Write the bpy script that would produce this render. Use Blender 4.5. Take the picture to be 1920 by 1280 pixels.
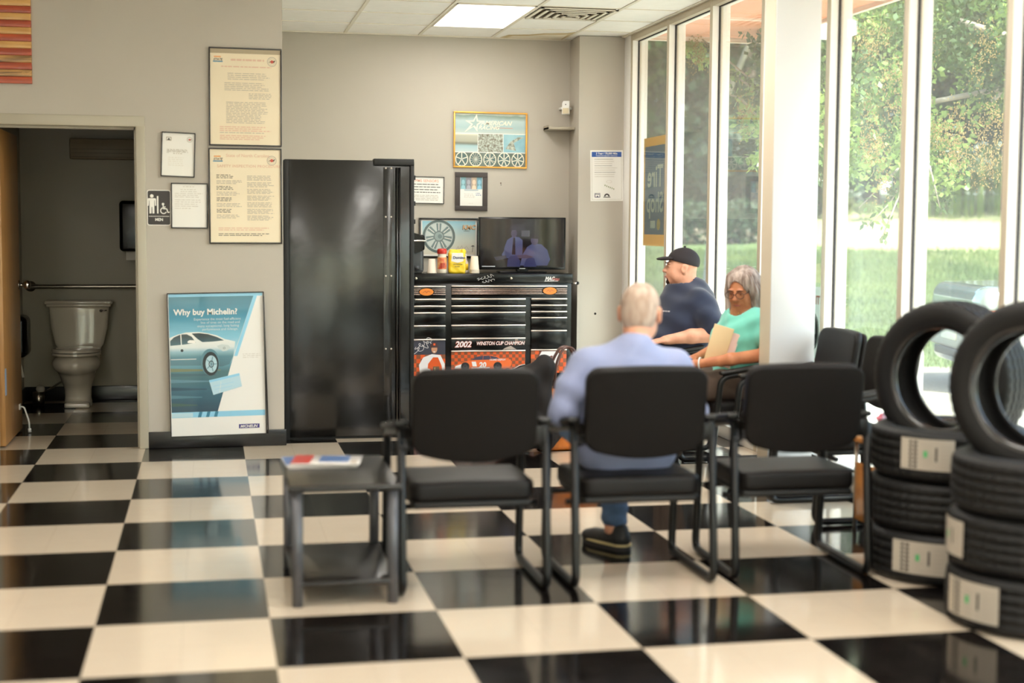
import bpy, bmesh, math, random
import numpy as np
from mathutils import Vector, Matrix
random.seed(7); RNG = np.random.default_rng(7)
PI = math.pi
SC = bpy.context.scene
COL = SC.collection
for _o in list(bpy.data.objects): bpy.data.objects.remove(_o, do_unlink=True)

# ------------------------------------------------------------------ camera
cam_d = bpy.data.cameras.new('camera'); cam = bpy.data.objects.new('camera', cam_d); COL.objects.link(cam)
cam_d.sensor_width = 36; cam_d.lens = 2741.8 / 1920 * 36; cam_d.clip_end = 400; cam_d.clip_start = .05
_yaw, _pit, _rol = -.2041, -.0787, .0065
_f = Vector((-math.sin(_yaw)*math.cos(_pit), math.cos(_yaw)*math.cos(_pit), math.sin(_pit)))
_r0 = Vector((math.cos(_yaw), math.sin(_yaw), 0)); _u0 = _r0.cross(_f)
_r = _r0*math.cos(_rol) + _u0*math.sin(_rol); _u = -_r0*math.sin(_rol) + _u0*math.cos(_rol)
cam.matrix_world = Matrix(((_r.x,_u.x,-_f.x,.4091),(_r.y,_u.y,-_f.y,-9.5367),(_r.z,_u.z,-_f.z,1.4195),(0,0,0,1)))
cam_d.dof.use_dof = True; cam_d.dof.focus_distance = 10.8; cam_d.dof.aperture_fstop = 1.35
SC.camera = cam
# ------------------------------------------------------------------ world, sun, exposure
SC.view_settings.view_transform = 'Standard'; SC.view_settings.look = 'None'
SC.view_settings.exposure = 0.22; SC.view_settings.gamma = 1; SC.view_settings.use_curve_mapping = False
SKY_STRENGTH, SUN_STRENGTH, LAMP_W = 1.15, 14, 36
W = bpy.data.worlds.new('world'); SC.world = W; W.use_nodes = True
_nt = W.node_tree; _nt.nodes.clear()
_wo = _nt.nodes.new('ShaderNodeOutputWorld'); _bg = _nt.nodes.new('ShaderNodeBackground'); _sky = _nt.nodes.new('ShaderNodeTexSky')
_sky.sky_type = 'NISHITA'; _sky.sun_disc = False; _sky.sun_elevation = math.radians(50); _sky.sun_rotation = math.radians(160)
_sky.air_density = 1.0; _sky.dust_density = 3.0; _sky.ozone_density = .6
_bg.inputs[1].default_value = SKY_STRENGTH
_nt.links.new(_sky.outputs[0], _bg.inputs[0]); _nt.links.new(_bg.outputs[0], _wo.inputs[0])
_sd = bpy.data.lights.new('sun', 'SUN'); sun = bpy.data.objects.new('sun', _sd); COL.objects.link(sun)
_sd.energy = SUN_STRENGTH; _sd.angle = math.radians(.8); _sd.color = (1, .96, .91)
sun.rotation_euler = Vector((-.28, .58, -.76)).to_track_quat('-Z', 'Y').to_euler(); sun.location = (10, -20, 20)
try:
    SC.cycles.max_bounces = 8; SC.cycles.diffuse_bounces = 4; SC.cycles.glossy_bounces = 4; SC.cycles.transparent_max_bounces = 24
    SC.cycles.sample_clamp_indirect = 6; SC.cycles.caustics_reflective = False; SC.cycles.caustics_refractive = False
except Exception: pass

# ------------------------------------------------------------------ materials
def lin(c):
    out = []
    for v in c[:3]:
        v /= 255.; out.append(v/12.92 if v <= .04045 else ((v+.055)/1.055)**2.4)
    return tuple(out) + (1,)
MATS = {}
def mat(name, col, rough=.5, metal=0, coat=0, spec=.5, emit=0, var=0, vscale=8, bump=0, bscale=60, trans=0, col2=None, stretch=None, sheen=0, croug=.05, bdist=.002):
    if name in MATS: return MATS[name]
    m = bpy.data.materials.new(name); m.use_nodes = True; nt = m.node_tree; b = nt.nodes['Principled BSDF']
    b.inputs['Base Color'].default_value = lin(col); b.inputs['Roughness'].default_value = rough
    b.inputs['Metallic'].default_value = metal; b.inputs['Coat Weight'].default_value = coat
    b.inputs['Coat Roughness'].default_value = croug; b.inputs['Specular IOR Level'].default_value = spec
    if sheen: b.inputs['Sheen Weight'].default_value = sheen
    if emit:
        b.inputs['Emission Color'].default_value = lin(col); b.inputs['Emission Strength'].default_value = emit
    tc = nt.nodes.new('ShaderNodeTexCoord'); vec = tc.outputs['Object']
    if stretch:
        mp = nt.nodes.new('ShaderNodeMapping'); mp.inputs['Scale'].default_value = stretch
        nt.links.new(vec, mp.inputs[0]); vec = mp.outputs[0]
    if var or col2:
        n = nt.nodes.new('ShaderNodeTexNoise'); n.inputs['Scale'].default_value = vscale; n.inputs['Detail'].default_value = 5
        nt.links.new(vec, n.inputs['Vector'])
        r = nt.nodes.new('ShaderNodeValToRGB'); r.color_ramp.elements[0].position = .35; r.color_ramp.elements[1].position = .65
        c = lin(col)
        if col2: a, bb = c, lin(col2)
        else: a, bb = tuple(x*(1-var) for x in c[:3])+(1,), tuple(min(1, x*(1+var)) for x in c[:3])+(1,)
        r.color_ramp.elements[0].color = a; r.color_ramp.elements[1].color = bb
        nt.links.new(n.outputs['Fac'], r.inputs[0]); nt.links.new(r.outputs[0], b.inputs['Base Color'])
    if bump:
        n = nt.nodes.new('ShaderNodeTexNoise'); n.inputs['Scale'].default_value = bscale; n.inputs['Detail'].default_value = 3
        nt.links.new(vec, n.inputs['Vector']); bp = nt.nodes.new('ShaderNodeBump')
        bp.inputs['Strength'].default_value = bump; bp.inputs['Distance'].default_value = bdist
        nt.links.new(n.outputs['Fac'], bp.inputs['Height']); nt.links.new(bp.outputs[0], b.inputs['Normal'])
        if coat: nt.links.new(bp.outputs[0], b.inputs['Coat Normal'])
    if trans:
        out = nt.nodes['Material Output']; t = nt.nodes.new('ShaderNodeBsdfTranslucent'); mx = nt.nodes.new('ShaderNodeMixShader')
        t.inputs[0].default_value = lin(col); mx.inputs[0].default_value = trans
        src = b.inputs['Base Color'].links
        if src: nt.links.new(src[0].from_socket, t.inputs[0])
        nt.links.new(b.outputs[0], mx.inputs[1]); nt.links.new(t.outputs[0], mx.inputs[2]); nt.links.new(mx.outputs[0], out.inputs[0])
    MATS[name] = m; return m
def math_node(nt, op, a, b=None):
    n = nt.nodes.new('ShaderNodeMath'); n.operation = op
    for i, v in enumerate((a, b)):
        if v is None: continue
        if isinstance(v, (int, float)): n.inputs[i].default_value = v
        else: nt.links.new(v, n.inputs[i])
    return n.outputs[0]
def mixrgb(nt, f, a, b):
    n = nt.nodes.new('ShaderNodeMix'); n.data_type = 'RGBA'
    for i, v in ((0, f), (6, a), (7, b)):
        if isinstance(v, tuple): n.inputs[i].default_value = v
        elif isinstance(v, (int, float)): n.inputs[i].default_value = v
        else: nt.links.new(v, n.inputs[i])
    return n.outputs[2]
S = .61
def floor_mat():
    m = bpy.data.materials.new('checker_floor_tile'); m.use_nodes = True; nt = m.node_tree; b = nt.nodes['Principled BSDF']
    tc = nt.nodes.new('ShaderNodeTexCoord'); sp = nt.nodes.new('ShaderNodeSeparateXYZ'); nt.links.new(tc.outputs['Object'], sp.inputs[0])
    fx = math_node(nt, 'FLOOR', math_node(nt, 'DIVIDE', sp.outputs[0], S)); fy = math_node(nt, 'FLOOR', math_node(nt, 'DIVIDE', sp.outputs[1], S))
    par = math_node(nt, 'FLOORED_MODULO', math_node(nt, 'ADD', fx, fy), 2)
    def seam(o, w):
        a = math_node(nt, 'PINGPONG', o, S/4*1.0)      # 0 at multiples of S/2
        return math_node(nt, 'LESS_THAN', a, w)
    sx = seam(sp.outputs[0], .0009); sy = seam(sp.outputs[1], .0009)
    sm = math_node(nt, 'MAXIMUM', sx, sy)
    n = nt.nodes.new('ShaderNodeTexNoise'); n.inputs['Scale'].default_value = 7; n.inputs['Detail'].default_value = 8; n.inputs['Roughness'].default_value = .7
    mp = nt.nodes.new('ShaderNodeMapping'); mp.inputs['Scale'].default_value = (1, 4, 1)
    nt.links.new(tc.outputs['Object'], mp.inputs[0]); nt.links.new(mp.outputs[0], n.inputs['Vector'])
    rw = nt.nodes.new('ShaderNodeValToRGB'); rw.color_ramp.elements[0].color = lin((206,188,166)); rw.color_ramp.elements[1].color = lin((218,202,180))
    rb = nt.nodes.new('ShaderNodeValToRGB'); rb.color_ramp.elements[0].color = lin((15,12,11)); rb.color_ramp.elements[1].color = lin((46,38,34))
    rb.color_ramp.elements[0].position = .48; rb.color_ramp.elements[1].position = .82
    nt.links.new(n.outputs['Fac'], rw.inputs[0]); nt.links.new(n.outputs['Fac'], rb.inputs[0])
    c = mixrgb(nt, par, rw.outputs[0], rb.outputs[0]); c = mixrgb(nt, math_node(nt, 'MULTIPLY', sm, .3), c, lin((120,108,96)))
    nt.links.new(c, b.inputs['Base Color'])
    r2 = math_node(nt, 'ADD', math_node(nt, 'MULTIPLY', n.outputs['Fac'], .08), .07); nt.links.new(r2, b.inputs['Roughness'])
    b.inputs['Specular IOR Level'].default_value = .65
    nb = nt.nodes.new('ShaderNodeTexNoise'); nb.inputs['Scale'].default_value = 2.2; nb.inputs['Detail'].default_value = 2
    nt.links.new(tc.outputs['Object'], nb.inputs['Vector'])
    bp = nt.nodes.new('ShaderNodeBump'); bp.inputs['Strength'].default_value = .12; bp.inputs['Distance'].default_value = .01
    nt.links.new(nb.outputs['Fac'], bp.inputs['Height']); nt.links.new(bp.outputs[0], b.inputs['Normal'])
    return m
def glass_mat(name='window_glass', veil=.05, tint=(236,244,240)):  # veil: white haze mixed into the glass to wash out the outdoors
    m = bpy.data.materials.new(name); m.use_nodes = True; nt = m.node_tree; nt.nodes.clear()
    o = nt.nodes.new('ShaderNodeOutputMaterial'); t = nt.nodes.new('ShaderNodeBsdfTransparent'); g = nt.nodes.new('ShaderNodeBsdfGlossy')
    d = nt.nodes.new('ShaderNodeBsdfTranslucent'); lw = nt.nodes.new('ShaderNodeLayerWeight'); lw.inputs[0].default_value = .5
    fr = math_node(nt, 'ADD', math_node(nt, 'MULTIPLY', math_node(nt, 'POWER', lw.outputs['Facing'], 5), .9), .035)
    t.inputs[0].default_value = lin(tint); g.inputs['Roughness'].default_value = .01; d.inputs[0].default_value = lin((250,250,245))
    m1 = nt.nodes.new('ShaderNodeMixShader'); m1.inputs[0].default_value = veil; nt.links.new(t.outputs[0], m1.inputs[1]); nt.links.new(d.outputs[0], m1.inputs[2])
    m2 = nt.nodes.new('ShaderNodeMixShader'); nt.links.new(fr, m2.inputs[0]); nt.links.new(m1.outputs[0], m2.inputs[1]); nt.links.new(g.outputs[0], m2.inputs[2])
    nt.links.new(m2.outputs[0], o.inputs[0]); return m
def ramp_mat(name, axis, stops, rough=.35, coat=.3, noise=0, nscale=(3,1,12)):
    """printed gradient along a local axis: stops = [(metres, colour)]"""
    m = bpy.data.materials.new(name); m.use_nodes = True; nt = m.node_tree; b = nt.nodes['Principled BSDF']
    tc = nt.nodes.new('ShaderNodeTexCoord'); sp = nt.nodes.new('ShaderNodeSeparateXYZ'); nt.links.new(tc.outputs['Object'], sp.inputs[0])
    lo, hi = stops[0][0], stops[-1][0]
    f = math_node(nt, 'DIVIDE', math_node(nt, 'SUBTRACT', sp.outputs[axis], lo), hi-lo)
    if noise:
        n = nt.nodes.new('ShaderNodeTexNoise'); n.inputs['Scale'].default_value = 1; n.inputs['Detail'].default_value = 6
        mp = nt.nodes.new('ShaderNodeMapping'); mp.inputs['Scale'].default_value = nscale
        nt.links.new(tc.outputs['Object'], mp.inputs[0]); nt.links.new(mp.outputs[0], n.inputs['Vector'])
        f = math_node(nt, 'ADD', f, math_node(nt, 'MULTIPLY', math_node(nt, 'SUBTRACT', n.outputs['Fac'], .5), noise))
    r = nt.nodes.new('ShaderNodeValToRGB'); cr = r.color_ramp
    while len(cr.elements) < len(stops): cr.elements.new(.5)
    for e, (p, c) in zip(cr.elements, stops): e.position = (p-lo)/(hi-lo); e.color = lin(c)
    nt.links.new(f, r.inputs[0]); nt.links.new(r.outputs[0], b.inputs['Base Color'])
    b.inputs['Roughness'].default_value = rough; b.inputs['Coat Weight'].default_value = coat
    return m

# ------------------------------------------------------------------ object helpers
def setp(o, label=None, cat=None, group=None, kind=None):
    if label: o['label'] = label
    if cat: o['category'] = cat
    if group: o['group'] = group
    if kind: o['kind'] = kind
    return o
def thing(name, label, cat, loc=(0,0,0), rz=0, group=None, rot=None):
    o = bpy.data.objects.new(name, None); o.empty_display_size = .05; COL.objects.link(o)
    o.location = loc; o.rotation_euler = rot if rot else (0,0,rz)
    return setp(o, label, cat, group)
def copy_tree(o, parent=None):
    c = o.copy(); COL.objects.link(c); c.parent = parent
    for ch in [x for x in bpy.data.objects if x.parent == o]: copy_tree(ch, c)
    return c
_TXT = {}
def text_geo(s, size=1, bold=0, shear=0, align='LEFT', space=1):
    key = (s, bold, shear, align, space)
    if key not in _TXT:
        cu = bpy.data.curves.new('t', 'FONT'); cu.body = s; cu.size = 1; cu.offset = bold; cu.shear = shear; cu.align_x = align
        cu.space_character = space; cu.resolution_u = 3; cu.fill_mode = 'FRONT'
        ob = bpy.data.objects.new('t', cu); COL.objects.link(ob); bpy.context.view_layer.update()
        me = ob.evaluated_get(bpy.context.evaluated_depsgraph_get()).to_mesh()
        v = [(p.co.x, p.co.y) for p in me.vertices]; f = [tuple(p.vertices) for p in me.polygons]
        bpy.data.objects.remove(ob, do_unlink=True); bpy.data.curves.remove(cu)
        _TXT[key] = (v, f)
    v, f = _TXT[key]; return [(a*size, b*size) for a, b in v], f
def fillet(pts, r, n=5):
    """round the inner corners of a 3D polyline"""
    P = [Vector(p) for p in pts]; out = [P[0]]
    for a, b, c in zip(P, P[1:], P[2:]):
        d1, d2 = (a-b), (c-b); rr = min(r, d1.length*.49, d2.length*.49)
        p, q = b+d1.normalized()*rr, b+d2.normalized()*rr
        for i in range(n+1):
            t = i/n; out.append(p*(1-t)**2 + b*2*t*(1-t) + q*t*t)
    out.append(P[-1]); return out
class MB:
    def __init__(s): s.V = []; s.F = []; s.M = []; s.S = []; s.mats = []
    def mi(s, m):
        if m not in s.mats: s.mats.append(m)
        return s.mats.index(m)
    def add(s, V, F, m, smooth=False, mx=None):
        b = len(s.V); k = s.mi(m)
        if mx is not None: V = [mx @ Vector(v) for v in V]
        s.V += [tuple(v) for v in V]
        for f in F: s.F.append(tuple(i+b for i in f)); s.M.append(k); s.S.append(smooth)
        return s
    def box(s, x0, x1, y0, y1, z0, z1, m, bev=0, seg=2, mx=None, smooth=None):
        if bev:
            bm = bmesh.new(); bmesh.ops.create_cube(bm, size=1)
            for v in bm.verts: v.co = Vector(((x0+x1)/2+v.co.x*(x1-x0), (y0+y1)/2+v.co.y*(y1-y0), (z0+z1)/2+v.co.z*(z1-z0)))
            bmesh.ops.bevel(bm, geom=list(bm.edges), offset=min(bev, .49*min(abs(x1-x0), abs(y1-y0), abs(z1-z0))), segments=seg, profile=.5, affect='EDGES')
            bm.verts.index_update()
            s.add([v.co[:] for v in bm.verts], [[v.index for v in f.verts] for f in bm.faces], m, seg > 1 if smooth is None else smooth, mx); bm.free(); return s
        V = [(x,y,z) for x in (x0,x1) for y in (y0,y1) for z in (z0,z1)]
        return s.add(V, [(0,1,3,2),(4,6,7,5),(0,4,5,1),(2,3,7,6),(0,2,6,4),(1,5,7,3)], m, False, mx)
    def tube(s, pts, r, m, n=10, closed=False, mx=None, cap=True, flat=1):
        P = [Vector(p) for p in pts]; N = len(P); R = r if hasattr(r, '__len__') else [r]*N
        V = []; F = []; up = None
        for i, p in enumerate(P):
            a = P[i-1] if (i or closed) else P[0]; b = P[(i+1) % N] if (i < N-1 or closed) else P[-1]
            t = (b-a).normalized()
            if up is None:
                up = Vector((0,0,1)) if abs(t.z) < .9 else Vector((1,0,0))
            u = (up - t*up.dot(t)).normalized(); w = t.cross(u); up = u
            for k in range(n):
                q = 2*PI*k/n; V.append(p + (u*math.cos(q)*flat + w*math.sin(q))*R[i])
        for i in range(N if closed else N-1):
            for k in range(n):
                j = (i+1) % N; F.append((i*n+k, i*n+(k+1) % n, j*n+(k+1) % n, j*n+k))
        if cap and not closed: F += [tuple(range(n))[::-1], tuple(range((N-1)*n, N*n))]
        return s.add(V, F, m, True, mx)
    def cyl(s, a, b, r, m, n=20, r2=None, mx=None):
        return s.tube([a, b], [r, r if r2 is None else r2], m, n, mx=mx)
    def lathe(s, prof, m, n=32, mx=None, closed=False, smooth=True):
        V = []; F = []; K = len(prof)
        for i in range(n):
            q = 2*PI*i/n
            for r, z in prof: V.append((r*math.cos(q), r*math.sin(q), z))
        for i in range(n):
            j = (i+1) % n
            for k in range(K if closed else K-1):
                l = (k+1) % K; F.append((i*K+k, j*K+k, j*K+l, i*K+l))
        if not closed:
            if prof[0][0] > 1e-6: F.append(tuple(i*K for i in range(n))[::-1])
            if prof[-1][0] > 1e-6: F.append(tuple(i*K+K-1 for i in range(n)))
        return s.add(V, F, m, smooth, mx)
    def ell(s, c, r, m, n=16, mx=None):
        V = []; F = []; h = n//2
        for i in range(h+1):
            a = PI*i/h
            for k in range(n):
                q = 2*PI*k/n; V.append((c[0]+r[0]*math.sin(a)*math.cos(q), c[1]+r[1]*math.sin(a)*math.sin(q), c[2]+r[2]*math.cos(a)))
        for i in range(h):
            for k in range(n): F.append((i*n+k, (i+1)*n+k, (i+1)*n+(k+1) % n, i*n+(k+1) % n))
        return s.add(V, F, m, True, mx)
    def prism(s, pts, d0, d1, m, axis='y', mx=None, smooth=False):
        """extrude a 2D outline between d0 and d1 along an axis"""
        n = len(pts)
        def P(a, b, d): return {'y': (a,d,b), 'x': (d,a,b), 'z': (a,b,d)}[axis]
        V = [P(a,b,d0) for a,b in pts] + [P(a,b,d1) for a,b in pts]
        F = [tuple(range(n)), tuple(range(n,2*n))[::-1]]
        s.add(V, F, m, False, mx)
        return s.add(V, [(i,(i+1) % n,n+(i+1) % n,n+i) for i in range(n)], m, smooth, mx)
    # flat print layers, facing local -Y
    L = .0005
    def fl(s, pts, m, k=1, y=0): return s.add([(a, y-k*s.L, b) for a, b in pts], [tuple(range(len(pts)))], m)
    def rect(s, x0, z0, x1, z1, m, k=1, y=0): return s.fl([(x0,z0),(x1,z0),(x1,z1),(x0,z1)], m, k, y)
    def disc(s, x, z, r, m, k=1, y=0, n=28, rz=None): return s.fl([(x+r*math.cos(2*PI*i/n), z+(rz or r)*math.sin(2*PI*i/n)) for i in range(n)], m, k, y)
    def ring(s, x, z, r0, r1, m, k=1, y=0, n=32, a0=0, a1=2*PI, asp=1):
        V = [(x+r*math.cos(a0+(a1-a0)*i/n), y-k*s.L, z+r*asp*math.sin(a0+(a1-a0)*i/n)) for i in range(n+1) for r in (r0, r1)]
        return s.add(V, [(2*i, 2*i+1, 2*i+3, 2*i+2) for i in range(n)], m)
    def line(s, pts, w, m, k=1, y=0):
        for (a,b),(c,d) in zip(pts, pts[1:]):
            L = math.hypot(c-a, d-b) or 1; nx, nz = -(d-b)/L*w/2, (c-a)/L*w/2
            s.fl([(a+nx,b+nz),(a-nx,b-nz),(c-nx,d-nz),(c+nx,d+nz)], m, k, y)
        return s
    def text(s, t, x, z, size, m, k=2, y=0, bold=0, shear=0, align='LEFT', mirror=False, sx=1, space=1):
        v, f = text_geo(t, size, bold, shear, align, space); g = -1 if mirror else 1
        return s.add([(x+a*g*sx, y-k*s.L, z+b) for a, b in v], f, m)
    def build(s, name, parent=None, loc=None, rz=0, label=None, cat=None, group=None, kind=None, rot=None, sub=0, bevel=0):
        me = bpy.data.meshes.new(name); me.from_pydata(s.V, [], s.F)
        for m in s.mats: me.materials.append(m)
        me.polygons.foreach_set('material_index', s.M); me.polygons.foreach_set('use_smooth', s.S); me.update()
        o = bpy.data.objects.new(name, me); COL.objects.link(o); o.parent = parent
        if loc is not None: o.location = loc
        o.rotation_euler = rot if rot else (0,0,rz)
        if bevel:
            md = o.modifiers.new('bevel', 'BEVEL'); md.width = bevel; md.segments = 2; md.limit_method = 'ANGLE'
        if sub:
            md = o.modifiers.new('sub', 'SUBSURF'); md.levels = sub; md.render_levels = sub
        return setp(o, label, cat, group, kind)
def one(name, fn, parent=None, **kw):
    b = MB(); fn(b); return b.build(name, parent, **kw)

# ------------------------------------------------------------------ signed-distance modelling (bodies, clothes, car)
class SDF:
    def __init__(s): s.P = []
    def cap(s, a, b, r1, r2=None, k=.02, op='+', scale=(1,1,1)):
        s.P.append(('c', np.array(a,float), np.array(b,float), r1, r1 if r2 is None else r2, k, op)); return s
    def path(s, pts, rs, k=.015):
        for i in range(len(pts)-1): s.cap(pts[i], pts[i+1], rs[i], rs[i+1], k)
        return s
    def ell(s, c, r, k=.02, op='+', R=None):
        s.P.append(('e', np.array(c,float), np.array(r,float), None if R is None else np.array(R), 0, k, op)); return s
    def box(s, c, h, r, k=.02, op='+', R=None):
        s.P.append(('b', np.array(c,float), np.array(h,float), None if R is None else np.array(R), r, k, op)); return s
    def mesh(s, vox, disp=None, clip=None):
        lo = np.full(3, 1e9); hi = -lo
        bbs = []
        for p in s.P:
            if p[0] == 'c':
                r = max(p[3], p[4]); a = np.minimum(p[1],p[2])-r; b = np.maximum(p[1],p[2])+r
            else:
                e = p[2]+(p[4] if p[0]=='b' else 0)
                if p[3] is not None: e = np.abs(p[3]) @ e
                a, b = p[1]-e, p[1]+e
            bbs.append((a,b))
            if p[6] == '+': lo = np.minimum(lo,a); hi = np.maximum(hi,b)
        lo -= vox*4; hi += vox*4; n = np.ceil((hi-lo)/vox).astype(int)+1
        ax = [lo[i]+vox*np.arange(n[i]) for i in range(3)]
        D = np.full(n, .15, np.float32)
        for p,(a,b) in zip(s.P, bbs):
            k = p[5]; mg = k*1.2+3*vox
            i0 = np.clip(np.floor((a-mg-lo)/vox).astype(int), 0, n-1); i1 = np.clip(np.ceil((b+mg-lo)/vox).astype(int)+1, 1, n)
            if np.any(i1 <= i0): continue
            X = np.stack(np.meshgrid(*[ax[i][i0[i]:i1[i]] for i in range(3)], indexing='ij'), -1)
            if p[0] == 'c':
                ba = p[2]-p[1]; t = np.clip(((X-p[1])@ba)/max(ba@ba,1e-12), 0, 1)
                d = np.linalg.norm(X-p[1]-t[...,None]*ba, axis=-1) - (p[3]+(p[4]-p[3])*t)
            else:
                q = X-p[1]
                if p[3] is not None: q = q @ p[3]
                if p[0] == 'e':
                    k0 = np.linalg.norm(q/p[2], axis=-1); k1 = np.linalg.norm(q/p[2]**2, axis=-1)+1e-9; d = k0*(k0-1)/k1
                else:
                    w = np.abs(q)-(p[2]-p[4]*0); w = w
                    d = np.linalg.norm(np.maximum(w,0),axis=-1)+np.minimum(w.max(-1),0)-p[4]
            sl = tuple(slice(i0[i],i1[i]) for i in range(3)); O = D[sl]
            if p[6] == '+':
                h = np.clip(.5+.5*(O-d)/k,0,1); D[sl] = O*(1-h)+d*h - k*h*(1-h)
            else:
                d = -d; h = np.clip(.5-.5*(O-d)/k,0,1); D[sl] = O*(1-h)+d*h + k*h*(1-h)
        if disp or clip:
            X = np.stack(np.meshgrid(*ax, indexing='ij'), -1)
            if disp: D = D+disp(X[...,0],X[...,1],X[...,2])
            if clip:
                for c in clip(X[...,0],X[...,1],X[...,2]): D = np.maximum(D, c)
        return surface_nets(D.astype(np.float32), lo, vox)
def surface_nets(D, lo, vox):
    n = np.array(D.shape); s = D < 0; nc = n-1
    acc = np.zeros((*nc,3), np.float32); cnt = np.zeros(nc, np.float32)
    c = {}
    for i in (0,1):
        for j in (0,1):
            for k in (0,1): c[i,j,k] = D[i:i+nc[0], j:j+nc[1], k:k+nc[2]]
    corners = list(c)
    for a in corners:
        for ax in range(3):
            if a[ax]: continue
            b = tuple(1 if q == ax else a[q] for q in range(3))
            A, B = c[a], c[b]; m = (A < 0) != (B < 0)
            t = np.where(m, A/np.where(m, A-B, 1), 0)
            for q in range(3):
                acc[...,q] += np.where(m, t if q == ax else a[q], 0)
            cnt += m
    act = cnt > 0; idx = -np.ones(nc, np.int64); idx[act] = np.arange(act.sum())
    I = np.argwhere(act); V = lo + vox*(I + acc[act]/cnt[act][:,None])
    F = []
    for ax in range(3):
        b, d = [q for q in range(3) if q != ax]
        if ax == 1: b, d = d, b
        A = [slice(0, n[q]-1) if q == ax else slice(1, n[q]-1) for q in range(3)]
        Bs = list(A); Bs[ax] = slice(1, n[ax]); s0, s1 = s[tuple(A)], s[tuple(Bs)]
        for m, fl in ((s0 & ~s1, False), (~s0 & s1, True)):
            J = np.argwhere(m)
            if not len(J): continue
            J[:, b] += 1; J[:, d] += 1
            def g(db, dd):
                K = J.copy(); K[:, b] -= db; K[:, d] -= dd; return idx[K[:,0],K[:,1],K[:,2]]
            q = np.stack([g(1,1), g(0,1), g(0,0), g(1,0)], 1)
            F.append(q[:, ::-1] if fl else q)
    return V, np.concatenate(F)
def sdf_obj(name, sd, vox, m, parent=None, disp=None, clip=None, smooth=1, colfn=None, mats=None, **kw):
    V, F = sd.mesh(vox, disp, clip)
    me = bpy.data.meshes.new(name); me.from_pydata(V.tolist(), [], F.tolist())
    me.polygons.foreach_set('use_smooth', [True]*len(F))
    for mm in (mats or [m]): me.materials.append(mm)
    if colfn is not None:
        C = V[F].mean(1); me.polygons.foreach_set('material_index', colfn(C).astype(int))
    me.update(); o = bpy.data.objects.new(name, me); COL.objects.link(o); o.parent = parent
    if smooth:
        md = o.modifiers.new('smooth', 'SMOOTH'); md.factor = .5; md.iterations = smooth
    return setp(o, **{k: v for k, v in kw.items()})

def cushion(b, outline, d0, d1, m, bev, curve=0, tilt=None):
    """pad: outline in x,z extruded along y, edges rounded, bowed across its width"""
    bm = bmesh.new(); vs = [bm.verts.new((x, d0, z)) for x, z in outline]; fc = bm.faces.new(vs)
    r = bmesh.ops.extrude_face_region(bm, geom=[fc]); 
    for v in [g for g in r['geom'] if isinstance(g, bmesh.types.BMVert)]: v.co.y = d1
    bmesh.ops.recalc_face_normals(bm, faces=bm.faces)
    ed = [e for e in bm.edges if abs(e.verts[0].co.y-e.verts[1].co.y) < 1e-6]
    bmesh.ops.bevel(bm, geom=ed, offset=bev, segments=4, profile=.6, affect='EDGES')
    bmesh.ops.triangulate(bm, faces=[f for f in bm.faces if len(f.verts) > 6])
    bmesh.ops.subdivide_edges(bm, edges=[e for e in bm.edges if e.calc_length() > .12], cuts=2, use_grid_fill=True)
    bm.verts.index_update()
    V = []
    for v in bm.verts:
        x, y, z = v.co; y += curve*x*x
        V.append(tilt(x, y, z) if tilt else (x, y, z))
    b.add(V, [[v.index for v in f.verts] for f in bm.faces], m, True); bm.free()
# ------------------------------------------------------------------ shared materials
M_wall = mat('wall_paint', (192,184,172), .55, var=.02, vscale=1.5, bump=.15, bscale=220)
M_ceil = mat('ceiling_tile', (252,249,244), .9, var=.015, vscale=9, bump=.25, bscale=160)
M_tbar = mat('ceiling_grid_bar', (232,224,208), .5)
M_base = mat('black_baseboard', (20,18,18), .3, coat=.2)
M_frame = mat('door_frame_paint', (186,178,160), .35)
M_white = mat('white_paint', (240,238,234), .4)
M_alum = mat('window_frame_white', (246,242,238), .35)
M_alin = mat('window_frame_shaded', (205,192,170), .4)  # tan stands in for shade on the white frames' room-facing sides
M_gask = mat('black_gasket', (22,16,20), .5)
M_glass = glass_mat(veil=.045)
M_blk = mat('black_gloss', (6,6,7), .2, spec=.35)
M_blkm = mat('black_matte', (18,17,17), .55)
M_chrome = mat('chrome', (215,210,205), .15, metal=1)
M_steel = mat('brushed_steel', (170,162,150), .3, metal=1)
M_paper = mat('paper_white', (244,238,228), .6)
M_porc = mat('porcelain', (224,214,198), .12, coat=.6)
M_floor = floor_mat()
H = 2.985; YA = -.07; YB = 2.62; XW = 3.80; ZF = -13.6
def st(name, fn, **kw): return one(name, fn, kind='structure', **kw)
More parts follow.
